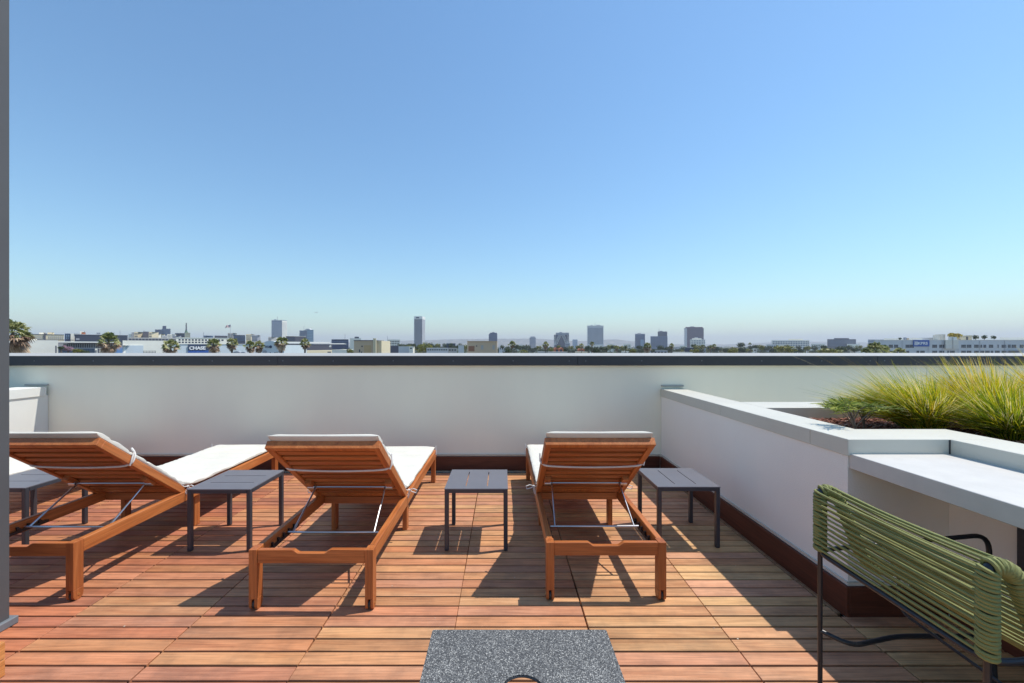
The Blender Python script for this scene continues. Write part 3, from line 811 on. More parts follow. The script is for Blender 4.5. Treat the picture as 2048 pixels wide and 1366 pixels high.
def parapet(root, px0, px1, ytop, D, depth, mat='roofwhite', t=.9):
    h = t * D / F; z = Z(ytop, D) + .002
    o = slab(px0, px1, z, z + h, D - .15, .5, T.get(root.name), root.name not in SQUARE).build('roof_edge', W_[mat], None)
    return rel(o, root)

def rects(root, rs, D, mat='glass', name='window', proud=.06, one=False, frame=None):
    """window boxes at pixel rects on the front face"""
    ref = T.get(root.name)
    def q(a, b, z0, z1, pr, back=.05):
        m = slab(a, b, z0, z1, D - pr, pr + back, ref, False); return m
    if one:
        m = MB()
        for (a, b, c, d) in rs:
            k = q(a, b, Z(d, D), Z(c, D), proud); n0 = len(m.v); m.v += k.v; m.f += [tuple(i + n0 for i in f) for f in k.f]
        return rel(m.build(name, W_[mat], None, kind='stuff'), root)
    for (a, b, c, d) in rs:
        z0, z1 = Z(d, D), Z(c, D)
        w_ = q(a, b, z0, z1, proud * .4).build(name, W_[mat], None); rel(w_, root)
        if frame:
            x0, x1 = P(a, D), P(b, D)
            t = .10; m = MB().box(x0 - t, x1 + t, D - proud, D - .001, z1, z1 + t).box(x0 - t, x1 + t, D - proud * 1.6, D - .001, z0 - t, z0)
            k = max(2, round((b - a) / 3.0))
            for i in range(k + 1):
                xx = x0 + (x1 - x0) * i / k; m.box(xx - t/2, xx + t/2, D - proud, D - .001, z0, z1)
            m.box(x0, x1, D - proud * .9, D - .002, (z0+z1)/2 - .05, (z0+z1)/2 + .05)
            m.v = [tuple(Vector(v) - root.location) for v in m.v]
            f = m.build('frame', W_[frame], w_); f.matrix_parent_inverse = Matrix.Translation(-w_.location)

def grid(px0, px1, y0, y1, nx, ny, fx=.6, fy=.55):
    out = []; sx = (px1 - px0) / nx; sy = (y1 - y0) / ny
    for i in range(nx):
        for j in range(ny):
            cx = px0 + sx*(i+.5); cy = y0 + sy*(j+.5); out.append((cx - sx*fx/2, cx + sx*fx/2, cy - sy*fy/2, cy + sy*fy/2))
    return out

def side_grid(root, px, sgn, D, depth, y0, y1, ny, nd, mat='glass', fy=.5, fd=.6):
    """windows on the side face at x=P(px), facing sgn"""
    X = P(px, D); m = MB(); z1, z0 = Z(y0, D), Z(y1, D); sz = (z1 - z0)/ny; sdp = depth/nd
    for i in range(nd):
        for j in range(ny):
            yc = D + sdp*(i+.5); zc = z0 + sz*(j+.5)
            m.box(min(X + sgn*.1, X - sgn*.1), max(X + sgn*.1, X - sgn*.1), yc - sdp*fd/2, yc + sdp*fd/2, zc - sz*fy/2, zc + sz*fy/2)
    return rel(m.build('side_windows', W_[mat], None, kind='stuff'), root)

def text(s, mat, parent, px, ybase, hpx, D, bold=.02, wpx=None, proud=.3, ref=None):
    cu = bpy.data.curves.new('lettering', 'FONT'); cu.body = s; cu.size = 1; cu.extrude = .02; cu.offset = bold
    t = bpy.data.objects.new('t', cu); C.objects.link(t); dg = bpy.context.evaluated_depsgraph_get(); dg.update()
    me = bpy.data.meshes.new_from_object(t.evaluated_get(dg)); C.objects.unlink(t); bpy.data.objects.remove(t)
    xs = [v.co.x for v in me.vertices]; ys = [v.co.y for v in me.vertices]
    H = hpx / F * D; sc_ = H / (max(ys) - min(ys)); sx = sc_ if wpx is None else (wpx / F * D) / (max(xs) - min(xs))
    x0, y0 = min(xs), min(ys)
    for v in me.vertices:
        pp = px + (v.co.x - x0) * sx / D * F; Dv = Dp(pp, D, ref) - proud
        v.co = Vector((P(pp, Dv), Dv - v.co.z * 2, Z(ybase, D) + (v.co.y - y0) * sc_))
    me.materials.clear(); me.materials.append(W_[mat]); me.name = 'lettering'
    return rel(link('lettering', me), parent) if parent else link('lettering', me)

# ---- towers on the skyline
t = bld('office_tower', 'tall blue grey slab tower with bright right side above the left palms', 543, 564, 640, 1500, 34, 'steelblue', square=True, t=0)
block('roof_band', 'lgrey', t, 543.0, 564.0, 640, 1499.5, .6, 641.6)
rects(t, [(543.6 + i*1.7, 544.3 + i*1.7, 643, 682) for i in range(12)], 1500, 'lgrey', 'facade_fins', .5, True)
s_ = box('side_wall', W_['white'], None, P(564, 1500), P(564, 1500) + .4, 1500.2, 1533.8, GZ, Z(641, 1500)); rel(s_, t)  # white skin puts the sunlight on this flank into its colour
side_grid(t, 564.3, 1, 1500, 34, 644, 684, 20, 1, 'grey', .3, .9)
t = bld('glass_building', 'teal glass office building with arched roof line beside the slab tower', 599, 614, 661, 1300, 26, 'steelblue')
block('wing', 'teal', t, 614.1, 627, 659.5, 1302, 20)
rects(t, grid(599, 614, 662, 686, 6, 8, .7, .6), 1300, 'glass2', 'facade_windows', .2, True)
rects(t, grid(614.2, 627, 661, 686, 5, 8, .8, .7), 1302, 'skyglass', 'facade_windows', .2, True)
rel(MB().prism([(P(607, 1300), Z(661, 1300)), (P(611, 1300), Z(657.6, 1300)), (P(616, 1300), Z(657, 1300)), (P(621, 1300), Z(659.6, 1300))], 1303, 1318, 'y').build('roof_vault', W_['lgrey'], None), t)
t = bld('office_tower', 'tallest pale tower with white crown and dark vertical stripes at the centre', 828, 844.5, 633, 1250, 46, 'lgrey', square=True, t=0)
block('crown', 'roofwhite', t, 827.9, 844.6, 632.5, 1249, 47.5, 638)
rects(t, [(829.1 + i*1.95, 830.2 + i*1.95, 638.3, 692) for i in range(8)], 1250, 'darkgrey', 'window_strips', .5, True)
rects(t, [(832, 838, 633.8, 636.6)], 1249, 'dark', 'sign_panel', .3, True)
side_grid(t, 844.6, 1, 1250, 46, 638, 690, 1, 6, 'grey', .98, .4)
t = bld('office_tower', 'small navy tower with cut corners behind the beige block', 977.5, 994.5, 669, 1400, 26, 'navy')
rel(MB().prism([(P(977.6, 1400), Z(669, 1400)), (P(980.5, 1400), Z(665.5, 1400)), (P(993.5, 1400), Z(665.5, 1400)), (P(994.4, 1400), Z(668, 1400)), (P(994.4, 1400), Z(669, 1400))], 1400.2, 1425, 'y').build('roof_crown', W_['navy'], None), t)
rects(t, grid(978, 994, 668, 690, 9, 10, .7, .35), 1400, 'steelblue', 'facade_windows', .2, True)
t = bld('office_tower', 'narrow grey tower with stepped roof in front of the hills', 1059, 1071.5, 675, 1900, 30, 'grey')
block('roof_box', 'grey', t, 1061, 1070, 673, 1903, 15, 675)
rects(t, grid(1059.4, 1071.2, 676, 694, 5, 7, .6, .5), 1900, 'navy', 'facade_windows', .2, True)
t = bld('office_building', 'block with pale diagonal lattice facade and box roof', 1108, 1138, 669.5, 1250, 34, 'darkgrey')
block('roof_storey', 'grey', t, 1111.5, 1138, 665.4, 1252, 20, 669.5)
m = MB(); D = 1249.6
for i in range(9):
    for sgn, x0 in ((1, 1108.5 + i*3.2), ):
        a = x0; half = 1123 if i < 5 else 1123
for i in range(8):
    for (xa, ya, xb, yb) in ((1108.3 + i*2.0, 670, 1108.3 + i*2.0 + (-7 if False else 9), 690), ):
        xb = min(xb, 1122.6); yb = 670 + (xb - xa) * 20/9
        m.tube([(P(xa, D), D, Z(yb, D)), (P(xb, D), D, Z(ya, D))], .55, 4)
        m.tube([(P(2246 - xa - .2, D), D, Z(yb, D)), (P(2246 - xb - .2, D), D, Z(ya, D))], .55, 4)
for i in range(5):
    ya = 674 + i*4; m.tube([(P(1108.3, D), D, Z(ya + 3, D)), (P(1108.3 + 3, D), D, Z(ya - 3.6, D))], .55, 4); m.tube([(P(1137.6, D), D, Z(ya + 3, D)), (P(1134.6, D), D, Z(ya - 3.6, D))], .55, 4)
rel(m.build('lattice', W_['roofwhite'], None, kind='stuff'), t)
t = bld('glass_building', 'small pale blue glass block low against the hills', 1145, 1155, 679, 2300, 30, 'skyglass')
rects(t, grid(1145, 1155, 680, 692, 5, 6, .6, .5), 2300, 'steelblue', 'facade_windows', .2, True)
t = bld('office_tower', 'wide grey gridded slab tower right of centre', 1174.5, 1207, 651.5, 1350, 30, 'lgrey')
block('roof_line', 'roofwhite', t, 1174.4, 1207.1, 651, 1349.6, 30.5, 652.1)
rects(t, grid(1175.5, 1206, 655.5, 688, 13, 15, .62, .6), 1350, 'navy', 'facade_windows', .25, True)
t = bld('office_tower', 'dark blue tower with lighter glass wing', 1270, 1290, 668, 1500, 36, 'steelblue')
block('glass_wing', 'skyglass', t, 1281, 1288, 679, 1492, 7)
block('roof_line', 'roofwhite', t, 1269.8, 1290.2, 667.3, 1499.8, 36.5, 668)
rects(t, grid(1270.4, 1289.6, 669.5, 692, 1, 12, 1, .45), 1500, 'navy', 'window_bands', .2, True)
t = bld('office_tower', 'dark blue building with a taller block rising at its right', 1301, 1335, 672.5, 1450, 30, 'steelblue')
block('upper_block', 'darkgrey', t, 1315.5, 1334.5, 663, 1454, 22)
rects(t, grid(1301.4, 1334.8, 674, 694, 11, 9, .7, .5), 1450, 'navy', 'facade_windows', .2, True)
t = bld('office_tower', 'purple brown tower with chamfered top corners', 1368.5, 1407.5, 656, 1400, 40, 'purple')
block('roof_crown', 'purple', t, 1371, 1405.5, 654, 1401, 36, 656)
block('glass_edge', 'lgrey', t, 1368.6, 1374, 656.4, 1399, .9)
rects(t, grid(1374.5, 1407, 657, 690, 1, 17, 1, .35), 1400, 'darkgrey', 'window_bands', .2, True)
t = bld('apartment_tower', 'white stepped apartment block in front of the purple brown tower', 1380, 1410.5, 679, 1100, 26, 'white')
block('upper_storey', 'white', t, 1384, 1403, 676.5, 1103, 18); block('upper_storey', 'lgrey', t, 1389, 1396, 674.8, 1105, 10)
rects(t, grid(1380.5, 1410, 680, 695, 9, 5, .55, .5), 1100, 'navy', 'facade_windows', .2, True)
t = bld('office_building', 'long white building with a square window grid among the trees', 1543, 1619, 680.5, 1000, 30, 'white')
block('penthouse', 'white', t, 1577, 1606, 677.8, 1006, 14)
rects(t, grid(1545, 1618, 682, 700, 22, 5, .62, .62), 1000, 'navy', 'facade_windows', .2, True)
t = bld('office_building', 'wide dark grey office block on the right skyline', 1654.5, 1712, 678.3, 1050, 34, 'darkgrey')
block('upper_storey', 'darkgrey', t, 1668, 1698, 676.2, 1053, 26); block('podium', 'white', t, 1694, 1720, 688, 1040, 8)
rects(t, grid(1655, 1712, 679, 692, 1, 5, 1, .4), 1050, 'steelblue', 'window_bands', .2, True)
t = bld('office_building', 'blue grey low block behind the right palm', 1736, 1775, 679.2, 800, 30, 'steelblue')
rects(t, grid(1736, 1775, 680, 690, 12, 3, .8, .5), 800, 'lgrey', 'facade_windows', .2, True)
t = bld('office_tower', 'dark blue stepped tower beyond the white rooftops at left', 310, 323.5, 659, 1200, 20, 'navy')
block('right_wing', 'steelblue', t, 323.6, 341, 657.5, 1203, 24); block('roof_box', 'navy', t, 325, 332.5, 651.8, 1206, 8)
rects(t, grid(324, 341, 659, 676, 8, 8, .5, .5), 1203, 'navy', 'facade_windows', .2, True)

for (x0, x1, yt, D, tn) in ((548, 553, 638.6, 1508, 'slab tower'), (1181, 1186, 650, 1358, 'gridded tower'), (1192, 1201, 649.8, 1360, 'gridded tower'), (1275, 1282, 666, 1506, 'blue tower'), (1319, 1325, 661.8, 1460, 'stepped tower'), (1380, 1388, 652.8, 1408, 'purple brown tower'), (984, 989, 664, 1408, 'small navy tower'), (1119, 1124, 664, 1256, 'lattice block')):
    q = slab(x0, x1, Z(yt + 3, D), Z(yt, D), D, 6, None, True); tag(q.build('roof_plant', W_['grey']), 'grey plant box on the roof of the ' + tn + (', left' if x0 == 1181 else ', right' if x0 == 1192 else ''), 'roof plant')
for (px, y0_, y1_, D) in ((555, 633, 641, 1500), (608, 652, 660, 1300), (1318, 657, 664, 1460), (1190, 646, 652, 1350), (690, 668, 680, 420), (775, 672, 684, 600), (407, 664.5, 678, 300), (240, 661, 670, 310), (288, 660, 668, 430)):
    tag(MB().tube([(P(px, D), D, Z(y1_, D)), (P(px, D), D, Z(y0_, D))], .16 * D / 400, 5).build('antenna', W_['grey']), {555: 'thin antenna mast on the slab tower', 608: 'thin antenna mast on the teal glass building', 1318: 'thin antenna mast on the stepped blue building', 1190: 'thin antenna mast on the wide gridded tower', 690: 'thin antenna mast left of the beige block with pipes', 775: 'thin antenna mast on the balcony apartment block', 407: 'thin antenna mast right of the church tower', 240: 'thin antenna mast on the dark slate building', 288: 'thin antenna mast behind the parking deck'}[px], 'antenna')

# ---- left: second row
t = bld('apartment_building', 'cream apartment row with dark roof edge at far left', 50, 128, 669, 320, 18, 'cream')
parapet(t, 50, 128, 669, 320, 18, 'darkgrey', 1.2)
rects(t, grid(52, 88, 671, 678, 9, 2, .5, .55), 320, 'grey', 'facade_windows', .12, True); rects(t, grid(96, 127, 671, 678, 8, 2, .5, .55), 320, 'grey', 'facade_windows', .12, True)
block('stair_gap', 'darkgrey', t, 88, 90.5, 666, 319.5, 2); block('roof_box', 'white', t, 78, 87, 664.6, 324, 5, 668); block('roof_box', 'cream', t, 95, 104, 664, 324, 5, 668)
t = bld('blue_block', 'narrow dark blue block with white pier between the rooftops', 129.5, 141, 667, 300, 12, 'navy')
block('wall_panel', 'white', t, 141.2, 148, 667, 299, 12); rects(t, grid(131, 139, 669, 678, 2, 3, .4, .5), 300, 'skyglass', 'facade_windows', .1, True)
t = bld('long_building', 'long low dark slate building behind the second palm', 149, 256, 669, 300, 30, 'dark')
parapet(t, 149, 256, 669, 300, 30, 'lgrey', .8); block('roof_unit', 'orange', t, 163, 166, 664, 306, 3, 669); block('roof_unit', 'white', t, 160, 168, 662.6, 310, 4, 669); block('roof_unit', 'grey', t, 193, 199, 664.5, 306, 3, 669)
rects(t, [(152, 158.5, 676.5, 680), (254.5, 255.2, 670, 680)], 300, 'grey', 'wall_panel', .1, True)
t = bld('parking_structure', 'open concrete parking deck behind the white wall', 256.3, 372, 674.8, 280, 30, 'concrete')
rects(t, grid(257, 370, 676.2, 681, 17, 1, .76, .62), 280, 'dark', 'opening', .06, True)
ORD = ['first', 'second', 'third', 'fourth', 'fifth', 'sixth', 'seventh', 'eighth', 'ninth', 'tenth', 'eleventh', 'twelfth']
for io, (a, b, y, mt, dp) in enumerate(((257, 262, 668, 'white', 6), (263, 268, 664.5, 'grey', 5), (268.6, 276, 663.6, 'cream', 8), (276.5, 287, 669, 'grey', 6), (286, 288, 663, 'darkgrey', 2), (288.5, 297, 667, 'white', 7), (297.5, 304, 663.7, 'cream', 6), (304.5, 313, 668, 'white', 5), (313.5, 323, 668, 'cream', 5), (324, 334, 671, 'lgrey', 5), (334.5, 344, 668.5, 'white', 6), (344.5, 352, 671, 'grey', 6))):
    q = bld('rooftop_building', {'white': 'white', 'grey': 'grey', 'cream': 'cream', 'darkgrey': 'slim dark', 'lgrey': 'pale grey'}[mt] + ' %s building top behind the parking deck, %s from the left' % ('tall' if y < 666 else 'low', ORD[io]), a, b, y, 420 + (a * 7) % 40, dp + 6, mt, 'rooftops behind the parking deck')
    if b - a > 6: rects(q, grid(a + .6, b - .6, y + 1.5, 675, 3, 2, .5, .5), 420 + (a * 7) % 40, 'darkgrey', 'facade_windows', .1, True)
t = bld('office_building', 'white building with two rows of small dark square windows', 352, 462, 675.2, 215, 20, 'white')
parapet(t, 352, 462, 675.2, 215, 20, 'roofwhite', .6)
rects(t, [(357 + i*6.6, 361.2 + i*6.6, 677.8, 681.2) for i in range(14)], 215, 'dark', 'window', .04)
rects(t, [(357 + i*6.6, 361.2 + i*6.6, 683, 686) for i in range(12)], 215, 'dark', 'window', .04)
t = bld('church', 'cream tower with green cupola and dark spire left of the flag', 369.6, 380.5, 665.5, 520, 9, 'cream')
block('nave', 'darkgrey', t, 350, 369.4, 666.3, 521, 10); D = 524
rel(MB().tube([(P(372.5, D), D, Z(665.5, D)), (P(372.5, D), D, Z(664.3, D)), (P(372.5, D), D, Z(663.6, D)), (P(372.5, D), D, Z(661, D))], [2.0, 1.9, 1.3, 1.1], 10).build('cupola', pm('copper_green', (.10, .17, .12), .7), None, bevel=0), t)
rel(MB().tube([(P(372.5, D), D, Z(661, D)), (P(372.5, D), D, Z(659, D)), (P(372.5, D), D, Z(646, D))], [.9, .75, .55], 8).build('spire', W_['darkgrey'], None), t)
for (a, b, y, mt, lb) in ((406.5, 412, 671, 'steelblue', 'little blue grey box roof left of the palms'), (429, 455, 671.2, 'darkgrey', 'low dark roofed building behind the palm crowns'), (455.5, 466, 665.8, 'concrete', 'round topped pale tank block under the flag'), (467, 490.5, 669.8, 'dark', 'dark glass office block right of the flag'), (492, 502, 668.2, 'cream', 'cream block between two darker blocks'), (503.5, 515, 670, 'grey', 'grey pink block at the end of the roof row'), (536.5, 543, 673.5, 'concrete', 'small striped block at the foot of the slab tower'), (545, 556, 675, 'white', 'white block in front of the slab tower')):
    D = 380 + (a * 3) % 50; q = bld('city_block', lb, a, b, y, D, 14, mt)
    if b - a > 5: rects(q, grid(a + .5, b - .5, y + 1.6, y + 12, max(3, int((b-a)/2.2)), 4, .55, .5), D, 'glass2' if mt != 'dark' else 'steelblue', 'facade_windows', .1, True)
t = bld('office_building', 'long dark low block behind the white roof slab', 572, 612, 672.3, 330, 20, 'darkgrey')
block('wall_panel', 'dark', t, 574, 590, 673.5, 329.7, .6, 683); parapet(t, 572, 612, 672.3, 330, 20, 'roofwhite', .5)
# flag and pole
t = empty('flagpole', (P(461, 385), 385, GZ), 'thin pole carrying the flag above the rooftops', 'flagpole')
rel(MB().tube([(P(461, 385), 385, GZ), (P(461, 385), 385, Z(648, 385))], .13, 6).build('pole', W_['lgrey'], None), t)
D = 385; m = MB(); m2 = MB(); N = 10
def flagpt(u, v):  # u along fly, v down hoist
    x = 461 - 11.6*u; y = 648.3 + 5.4*u + (5.6 - 3.4*u) * v + .7 * math.sin(u*7)
    return (P(x, D), D + .8*math.sin(u*8 + v), Z(y, D))
fl = empty('flag', (P(461, 385), 385, Z(650, D)), 'striped flag with dark canton streaming left from its pole', 'flag')
for band in range(9):
    mm = MB()
    for i in range(N):
        u0, u1 = i/N, (i+1)/N
        if band < 5 and u0 < .4: continue
        v0, v1 = band/9, (band+1)/9; k = len(mm.v)
        mm.v += [flagpt(u0, v0), flagpt(u1, v0), flagpt(u1, v1), flagpt(u0, v1)]; mm.f.append((k, k+1, k+2, k+3))
    rel(mm.build('stripe', W_['red' if band % 2 == 0 else 'signwhite'], None), fl)
mm = MB()
for i in range(4):
    k = len(mm.v); mm.v += [flagpt(i/10, 0), flagpt((i+1)/10, 0), flagpt((i+1)/10, 5/9), flagpt(i/10, 5/9)]; mm.f.append((k, k+1, k+2, k+3))
rel(mm.build('canton', W_['signnavy'], None), fl)

# ---- left: front row
t = bld('warehouse', 'long white clapboard warehouse wall at the left edge', -60, 116, 679.3, 130, 24, 'white')
block('upper_wall', 'white', t, -60, 74, 677.3, 130.4, 22, 679.3)
m = MB()
for i in range(12):
    y = 681 + i*2.3; m.box(P(-60, 130), P(116, 130), 129.97, 130.0, Z(y, 130), Z(y, 130) + .05)
rel(m.build('board_lines', W_['roofwhite'], None, kind='stuff'), t)
block('roof_edge', 'darkgrey', t, 74, 148, 677.8, 131, 1.5, 679.2)
rel(MB().tube([(P(112, 129), 129, GZ), (P(112, 129), 129, Z(691.5, 129))], .16, 6).build('downpipe', W_['darkgrey'], None), t)
t = bld('glass_hall', 'low glazed hall with white roof slab behind the pink blossom', 116.3, 207, 686, 140, 20, 'grey')
block('roof_slab', 'roofwhite', t, 116, 240, 682.8, 138.5, 22, 685); block('eave', 'darkgrey', t, 116.5, 206, 685.05, 139.3, 1, 686.4)
rects(t, [(127 + i*3.6, 129.2 + i*3.6, 687.3, 695.5) for i in range(22)], 140, 'glass', 'window', .05)
rects(t, [(118, 206, 697.5, 706)], 140, 'glass2', 'lower_glazing', .05, True)
t = bld('kiosk', 'small white posts and roof box below the second palm', 190, 206, 697, 118, 3, 'white'); rects(t, [(195.5, 198.3, 697.6, 706), (191, 192.5, 700, 706), (204, 205.5, 699, 706)], 118, 'darkgrey', 'opening', .05, True)
t = bld('blue_building', 'bright blue wall below the second palm', 206.5, 245, 691.2, 150, 12, 'blue'); parapet(t, 206.5, 245, 691.2, 150, 12, 'pale', .5)
t = bld('white_hall', 'large plain white building left of the blue bank sign', 245.3, 352, 681, 158, 24, 'white')
block('wall_panel', 'pale', t, 246.5, 287, 690.6, 157.8, .4); block('side_slab', 'roofwhite', t, 245, 247, 690.4, 157, 1.2)
m = MB()
for i in range(9): m.tube([(P(287 + i*3, 150), 150, Z(709, 150)), (P(287 + i*3, 150), 150, Z(701.5, 150))], .06, 5)
m.tube([(P(286, 150), 150, Z(702, 150)), (P(312, 150), 150, Z(702, 150))], .06, 5); m.tube([(P(286, 150), 150, Z(705, 150)), (P(312, 150), 150, Z(705, 150))], .06, 5)
tag(m.build('roof_railing', W_['darkgrey']), 'thin metal roof railing before the large white building', 'railing')
t = bld('bank_building', 'pale blue grey building carrying the blue bank sign', 338.5, 524, 688.2, 142, 26, 'pale'); parapet(t, 338.5, 524, 688.2, 142, 26, 'roofwhite', .8)
rf = (338.5, 1.4, 142); D = 142
sg = empty('bank_sign', (P(400, Dp(400, D, rf)), Dp(400, D, rf), Z(706, D)), 'navy and blue bank sign with white CHASE lettering', 'sign')
rel(slab(376.3, 428, Z(701.5, D), Z(688.4, D), D - .35, .33, rf, False).build('sign_panel', W_['signnavy'], None), sg)
rel(slab(376.3, 428, Z(706.2, D), Z(701.52, D), D - .35, .33, rf, False).build('sign_band', W_['signblue'], None), sg)
text('CHASE', 'signwhite', sg, 378.6, 699.9, 7.2, D, .03, 32.5, .5, rf)
for (cx, y, r_) in ((473, 707, 8), (486, 707, 6)):
    D = 139; m = MB(); pts = [(P(cx, D) + r_/F*D*math.cos(R(180 - 15*k)), Z(y, D) + .55*r_/F*D*math.sin(R(15*k))) for k in range(13)]
    m.prism(pts, D, D + 1.2, 'y'); tag(m.build('roof_dome', W_['grey']), ('larger' if r_ == 8 else 'smaller') + ' grey curved roof vent before the pale bank building', 'roof vent')
t = empty('mural_building', (P(545, 138), 138, GZ), 'pale blue round topped facade with painted letters between two palms', 'building'); D = 138
pts = [(P(524, D), GZ), (P(568, D), GZ), (P(568, D), Z(690, D))] + [(P(540 + 16*math.cos(R(a)), D), Z(690 - 8.3*math.sin(R(a)), D)) for a in range(0, 181, 15)]
rel(MB().prism(pts, D, D + 1.2, 'y').build('wall', W_['pale'], None), t)
rel(box('hall', W_['pale'], None, P(524.2, D), P(568, D), D + 1.21, D + 16, GZ, Z(690, D)), t)
text('RS', 'signnavy', t, 530.5, 695.8, 4.6, D, .01, 7)
def disc(name, cx, cy, r_, D, mat, par, dy=.12):
    return rel(MB().cyl((P(cx, D), D - dy, Z(cy, D)), (0, 1, 0), dy + .02, r_/F*D, 20).build(name, W_[mat], None), par)
disc('painted_disc', 541.3, 693.6, 2.8, D, 'signnavy', t); disc('painted_disc', 529.6, 704, 4.0, D, 'grey', t)
for x in (541, 550, 561): disc('painted_dot', x, 705.5, 1.1, D, 'signnavy', t)
disc('painted_disc', 554, 706, 2.6, D, 'concrete', t)
rects(t, [(548, 553, 689.2, 691)], D, 'dark', 'opening', .06, True)
t = bld('long_shop', 'low grey louvred building under a white roof slab', 568.3, 664, 688.3, 168, 20, 'darkgrey')
block('roof_slab', 'roofwhite', t, 545, 660, 683.3, 170, 30, 687); block('roof_slab', 'roofwhite', t, 660, 690, 686, 175, 20, 688)
rects(t, [(571 + i*5.2, 575 + i*5.2, 688.8, 690.4) for i in range(18)], 168, 'dark', 'vent', .05)
block('low_roof', 'cream', t, 568.5, 664, 701.5, 150, 10, 712)
rects(t, [(570, 582, 704.5, 707), (611, 628, 704.2, 706.5), (634, 652, 703.8, 706.5), (655, 662, 704.5, 707)], 150, 'dark', 'opening', .05)
disc('white_disc', 660.5, 692.5, 2.0, 168, 'roofwhite', t)
t = bld('office_building', 'low dark blue office wing beyond the louvred building', 663, 697, 679, 520, 30, 'navy')
parapet(t, 663, 697, 679, 520, 30, 'lgrey', .6); rects(t, grid(664, 696, 681, 690, 10, 2, .7, .45), 520, 'steelblue', 'facade_windows', .1, True)
t = bld('roof_shed', 'white roof shed with dark vents left of the beige block', 700, 722, 676.5, 420, 20, 'white'); block('roof_unit', 'dark', t, 709, 718, 673.5, 424, 4, 676.5)
t = bld('white_wall_building', 'white rooftop stretch with small stair house before the trees', 664, 706, 699.5, 240, 20, 'white')
# beige block with tan door
t = bld('beige_building', 'beige stucco rooftop block with tan roller door and twin pipes', 708, 746, 681.5, 120, 9, 'beige', square=True, t=0)
block('right_wall', 'cream', t, 752, 763, 681.5, 121.5, 9.5); block('roof_edge', 'darkgrey', t, 707.5, 752, 680.2, 119.8, 8, 681.45); block('corner_pier', 'beige', t, 746.2, 751.8, 681.5, 121, 8)  # cream right wall: sun on that face of the beige block painted in
rects(t, [(728, 742, 690.5, 706)], 120, 'door', 'roller_door', .12); rects(t, [(718, 720.2, 699, 704.5), (722, 724, 703, 706)], 120, 'dark', 'vent', .08)
disc('lamp', 724.3, 692.6, 1.4, 120, 'dark', t)
for x in (747.8, 751): rel(MB().tube([(P(x, 119.5), 119.5, Z(708, 119.5)), (P(x, 119.5), 119.5, Z(676.5, 119.5))], .26, 10).build('pipe', W_['cream'], None), t)
# second beige block
t = bld('beige_building', 'beige stucco rooftop block with brown garage door and two shuttered windows', 934.5, 994, 683.2, 130, 10, 'beige', square=True, t=0)
block('roof_edge', 'beige', t, 933.8, 994.3, 681.9, 129.7, 10, 683.15)
rects(t, [(937, 949, 692, 702.5)], 130, 'brown', 'garage_door', .1); rects(t, [(962, 966.8, 690.5, 699), (985, 989.3, 690.5, 699)], 130, 'concrete', 'shutter', .12); disc('lamp', 953.3, 692, 1.2, 130, 'dark', t)
t = empty('roof_tank', (P(922, 128), 128, GZ), 'pale grey upright box tank left of the second beige block', 'tank'); block('tank_body', 'lgrey', t, 916.5, 928, 690.8, 128, 3); block('tank_lid', 'lgrey', t, 916, 928.5, 690.0, 127.9, 3.3, 690.75)
# mid field low buildings
LOW = [(775, 800, 679.4, 600, 'white', 'white apartment block with balconies right of the beige block', 7, 4), (764, 797, 691.5, 260, 'darkgrey', 'long dark pitched roof hall right of the beige block', 0, 0),
 (797, 824, 693, 230, 'lgrey', 'pale blue grey shed with white gable end', 0, 0), (818, 826, 693, 222, 'white', 'white gable end wall with one dark opening', 1, 1),
 (853, 896, 696, 210, 'lgrey', 'low pale building with a row of dark panes', 9, 1), (896, 914, 696.5, 212, 'concrete', 'low grey building with dark arched openings', 3, 1), (893, 911, 687, 500, 'dark', 'dark flat roof block between tree crowns', 0, 0),
 (868, 880, 688, 520, 'white', 'small white house among the centre trees', 3, 1), (846, 855, 684.5, 900, 'cream', 'tiny cream block at the tallest tower foot', 3, 2), (1215, 1228, 689, 700, 'white', 'white gabled house between palm crowns', 3, 1),
 (1247, 1262, 688.5, 650, 'white', 'white house with dark windows left of the blue tower', 4, 2), (1300, 1335, 701, 420, 'grey', 'low grey roofed house line near the coping', 5, 1), (1345, 1385, 704.5, 300, 'white', 'long white roof just above the coping', 0, 0),
 (1075, 1093, 703, 300, 'concrete', 'grey pitched roof at the foot of a palm', 0, 0), (1095, 1135, 704, 260, 'concrete', 'pale grey roof under the lattice block', 0, 0), (1150, 1175, 703.5, 300, 'cream', 'cream roof near the terracotta arches', 3, 1), (1180, 1205, 691, 640, 'white', 'white wall between the gridded tower and the trees', 4, 1),
 (1243, 1259, 702.5, 330, 'white', 'white row of garages right of a dark cypress', 4, 1), (1370, 1402, 695.5, 520, 'dark', 'dark low roof below the purple brown tower', 0, 0), (1360, 1374, 692, 640, 'white', 'small white house left of the purple brown tower', 3, 1),
 (1460, 1475, 695, 640, 'orange', 'pinkish small house among the right trees', 2, 1), (1533, 1552, 689, 800, 'lgrey', 'grey block left of the window grid building', 4, 2), (1555, 1570, 690.5, 760, 'white', 'white house in front of the window grid building', 3, 1), (1622, 1650, 688, 900, 'white', 'white buildings scattered between two office blocks', 6, 2),
 (1700, 1745, 702, 330, 'white', 'pale flat roof left of the right palm', 0, 0), (1420, 1436, 694, 900, 'concrete', 'grey house patch right of the purple tower', 3, 1), (1130, 1140, 686, 1200, 'grey', 'low grey block beside the lattice block', 3, 2), (1034, 1046, 690, 900, 'white', 'small white house left of the narrow grey tower', 3, 1),
 (1395, 1412, 697, 500, 'grey', 'grey flat roof below the stepped apartments', 0, 0), (998, 1012, 694, 520, 'lgrey', 'pale house right of the second beige block', 3, 1), (1500, 1514, 697, 640, 'white', 'white cottage among the yellow green trees', 2, 1)]
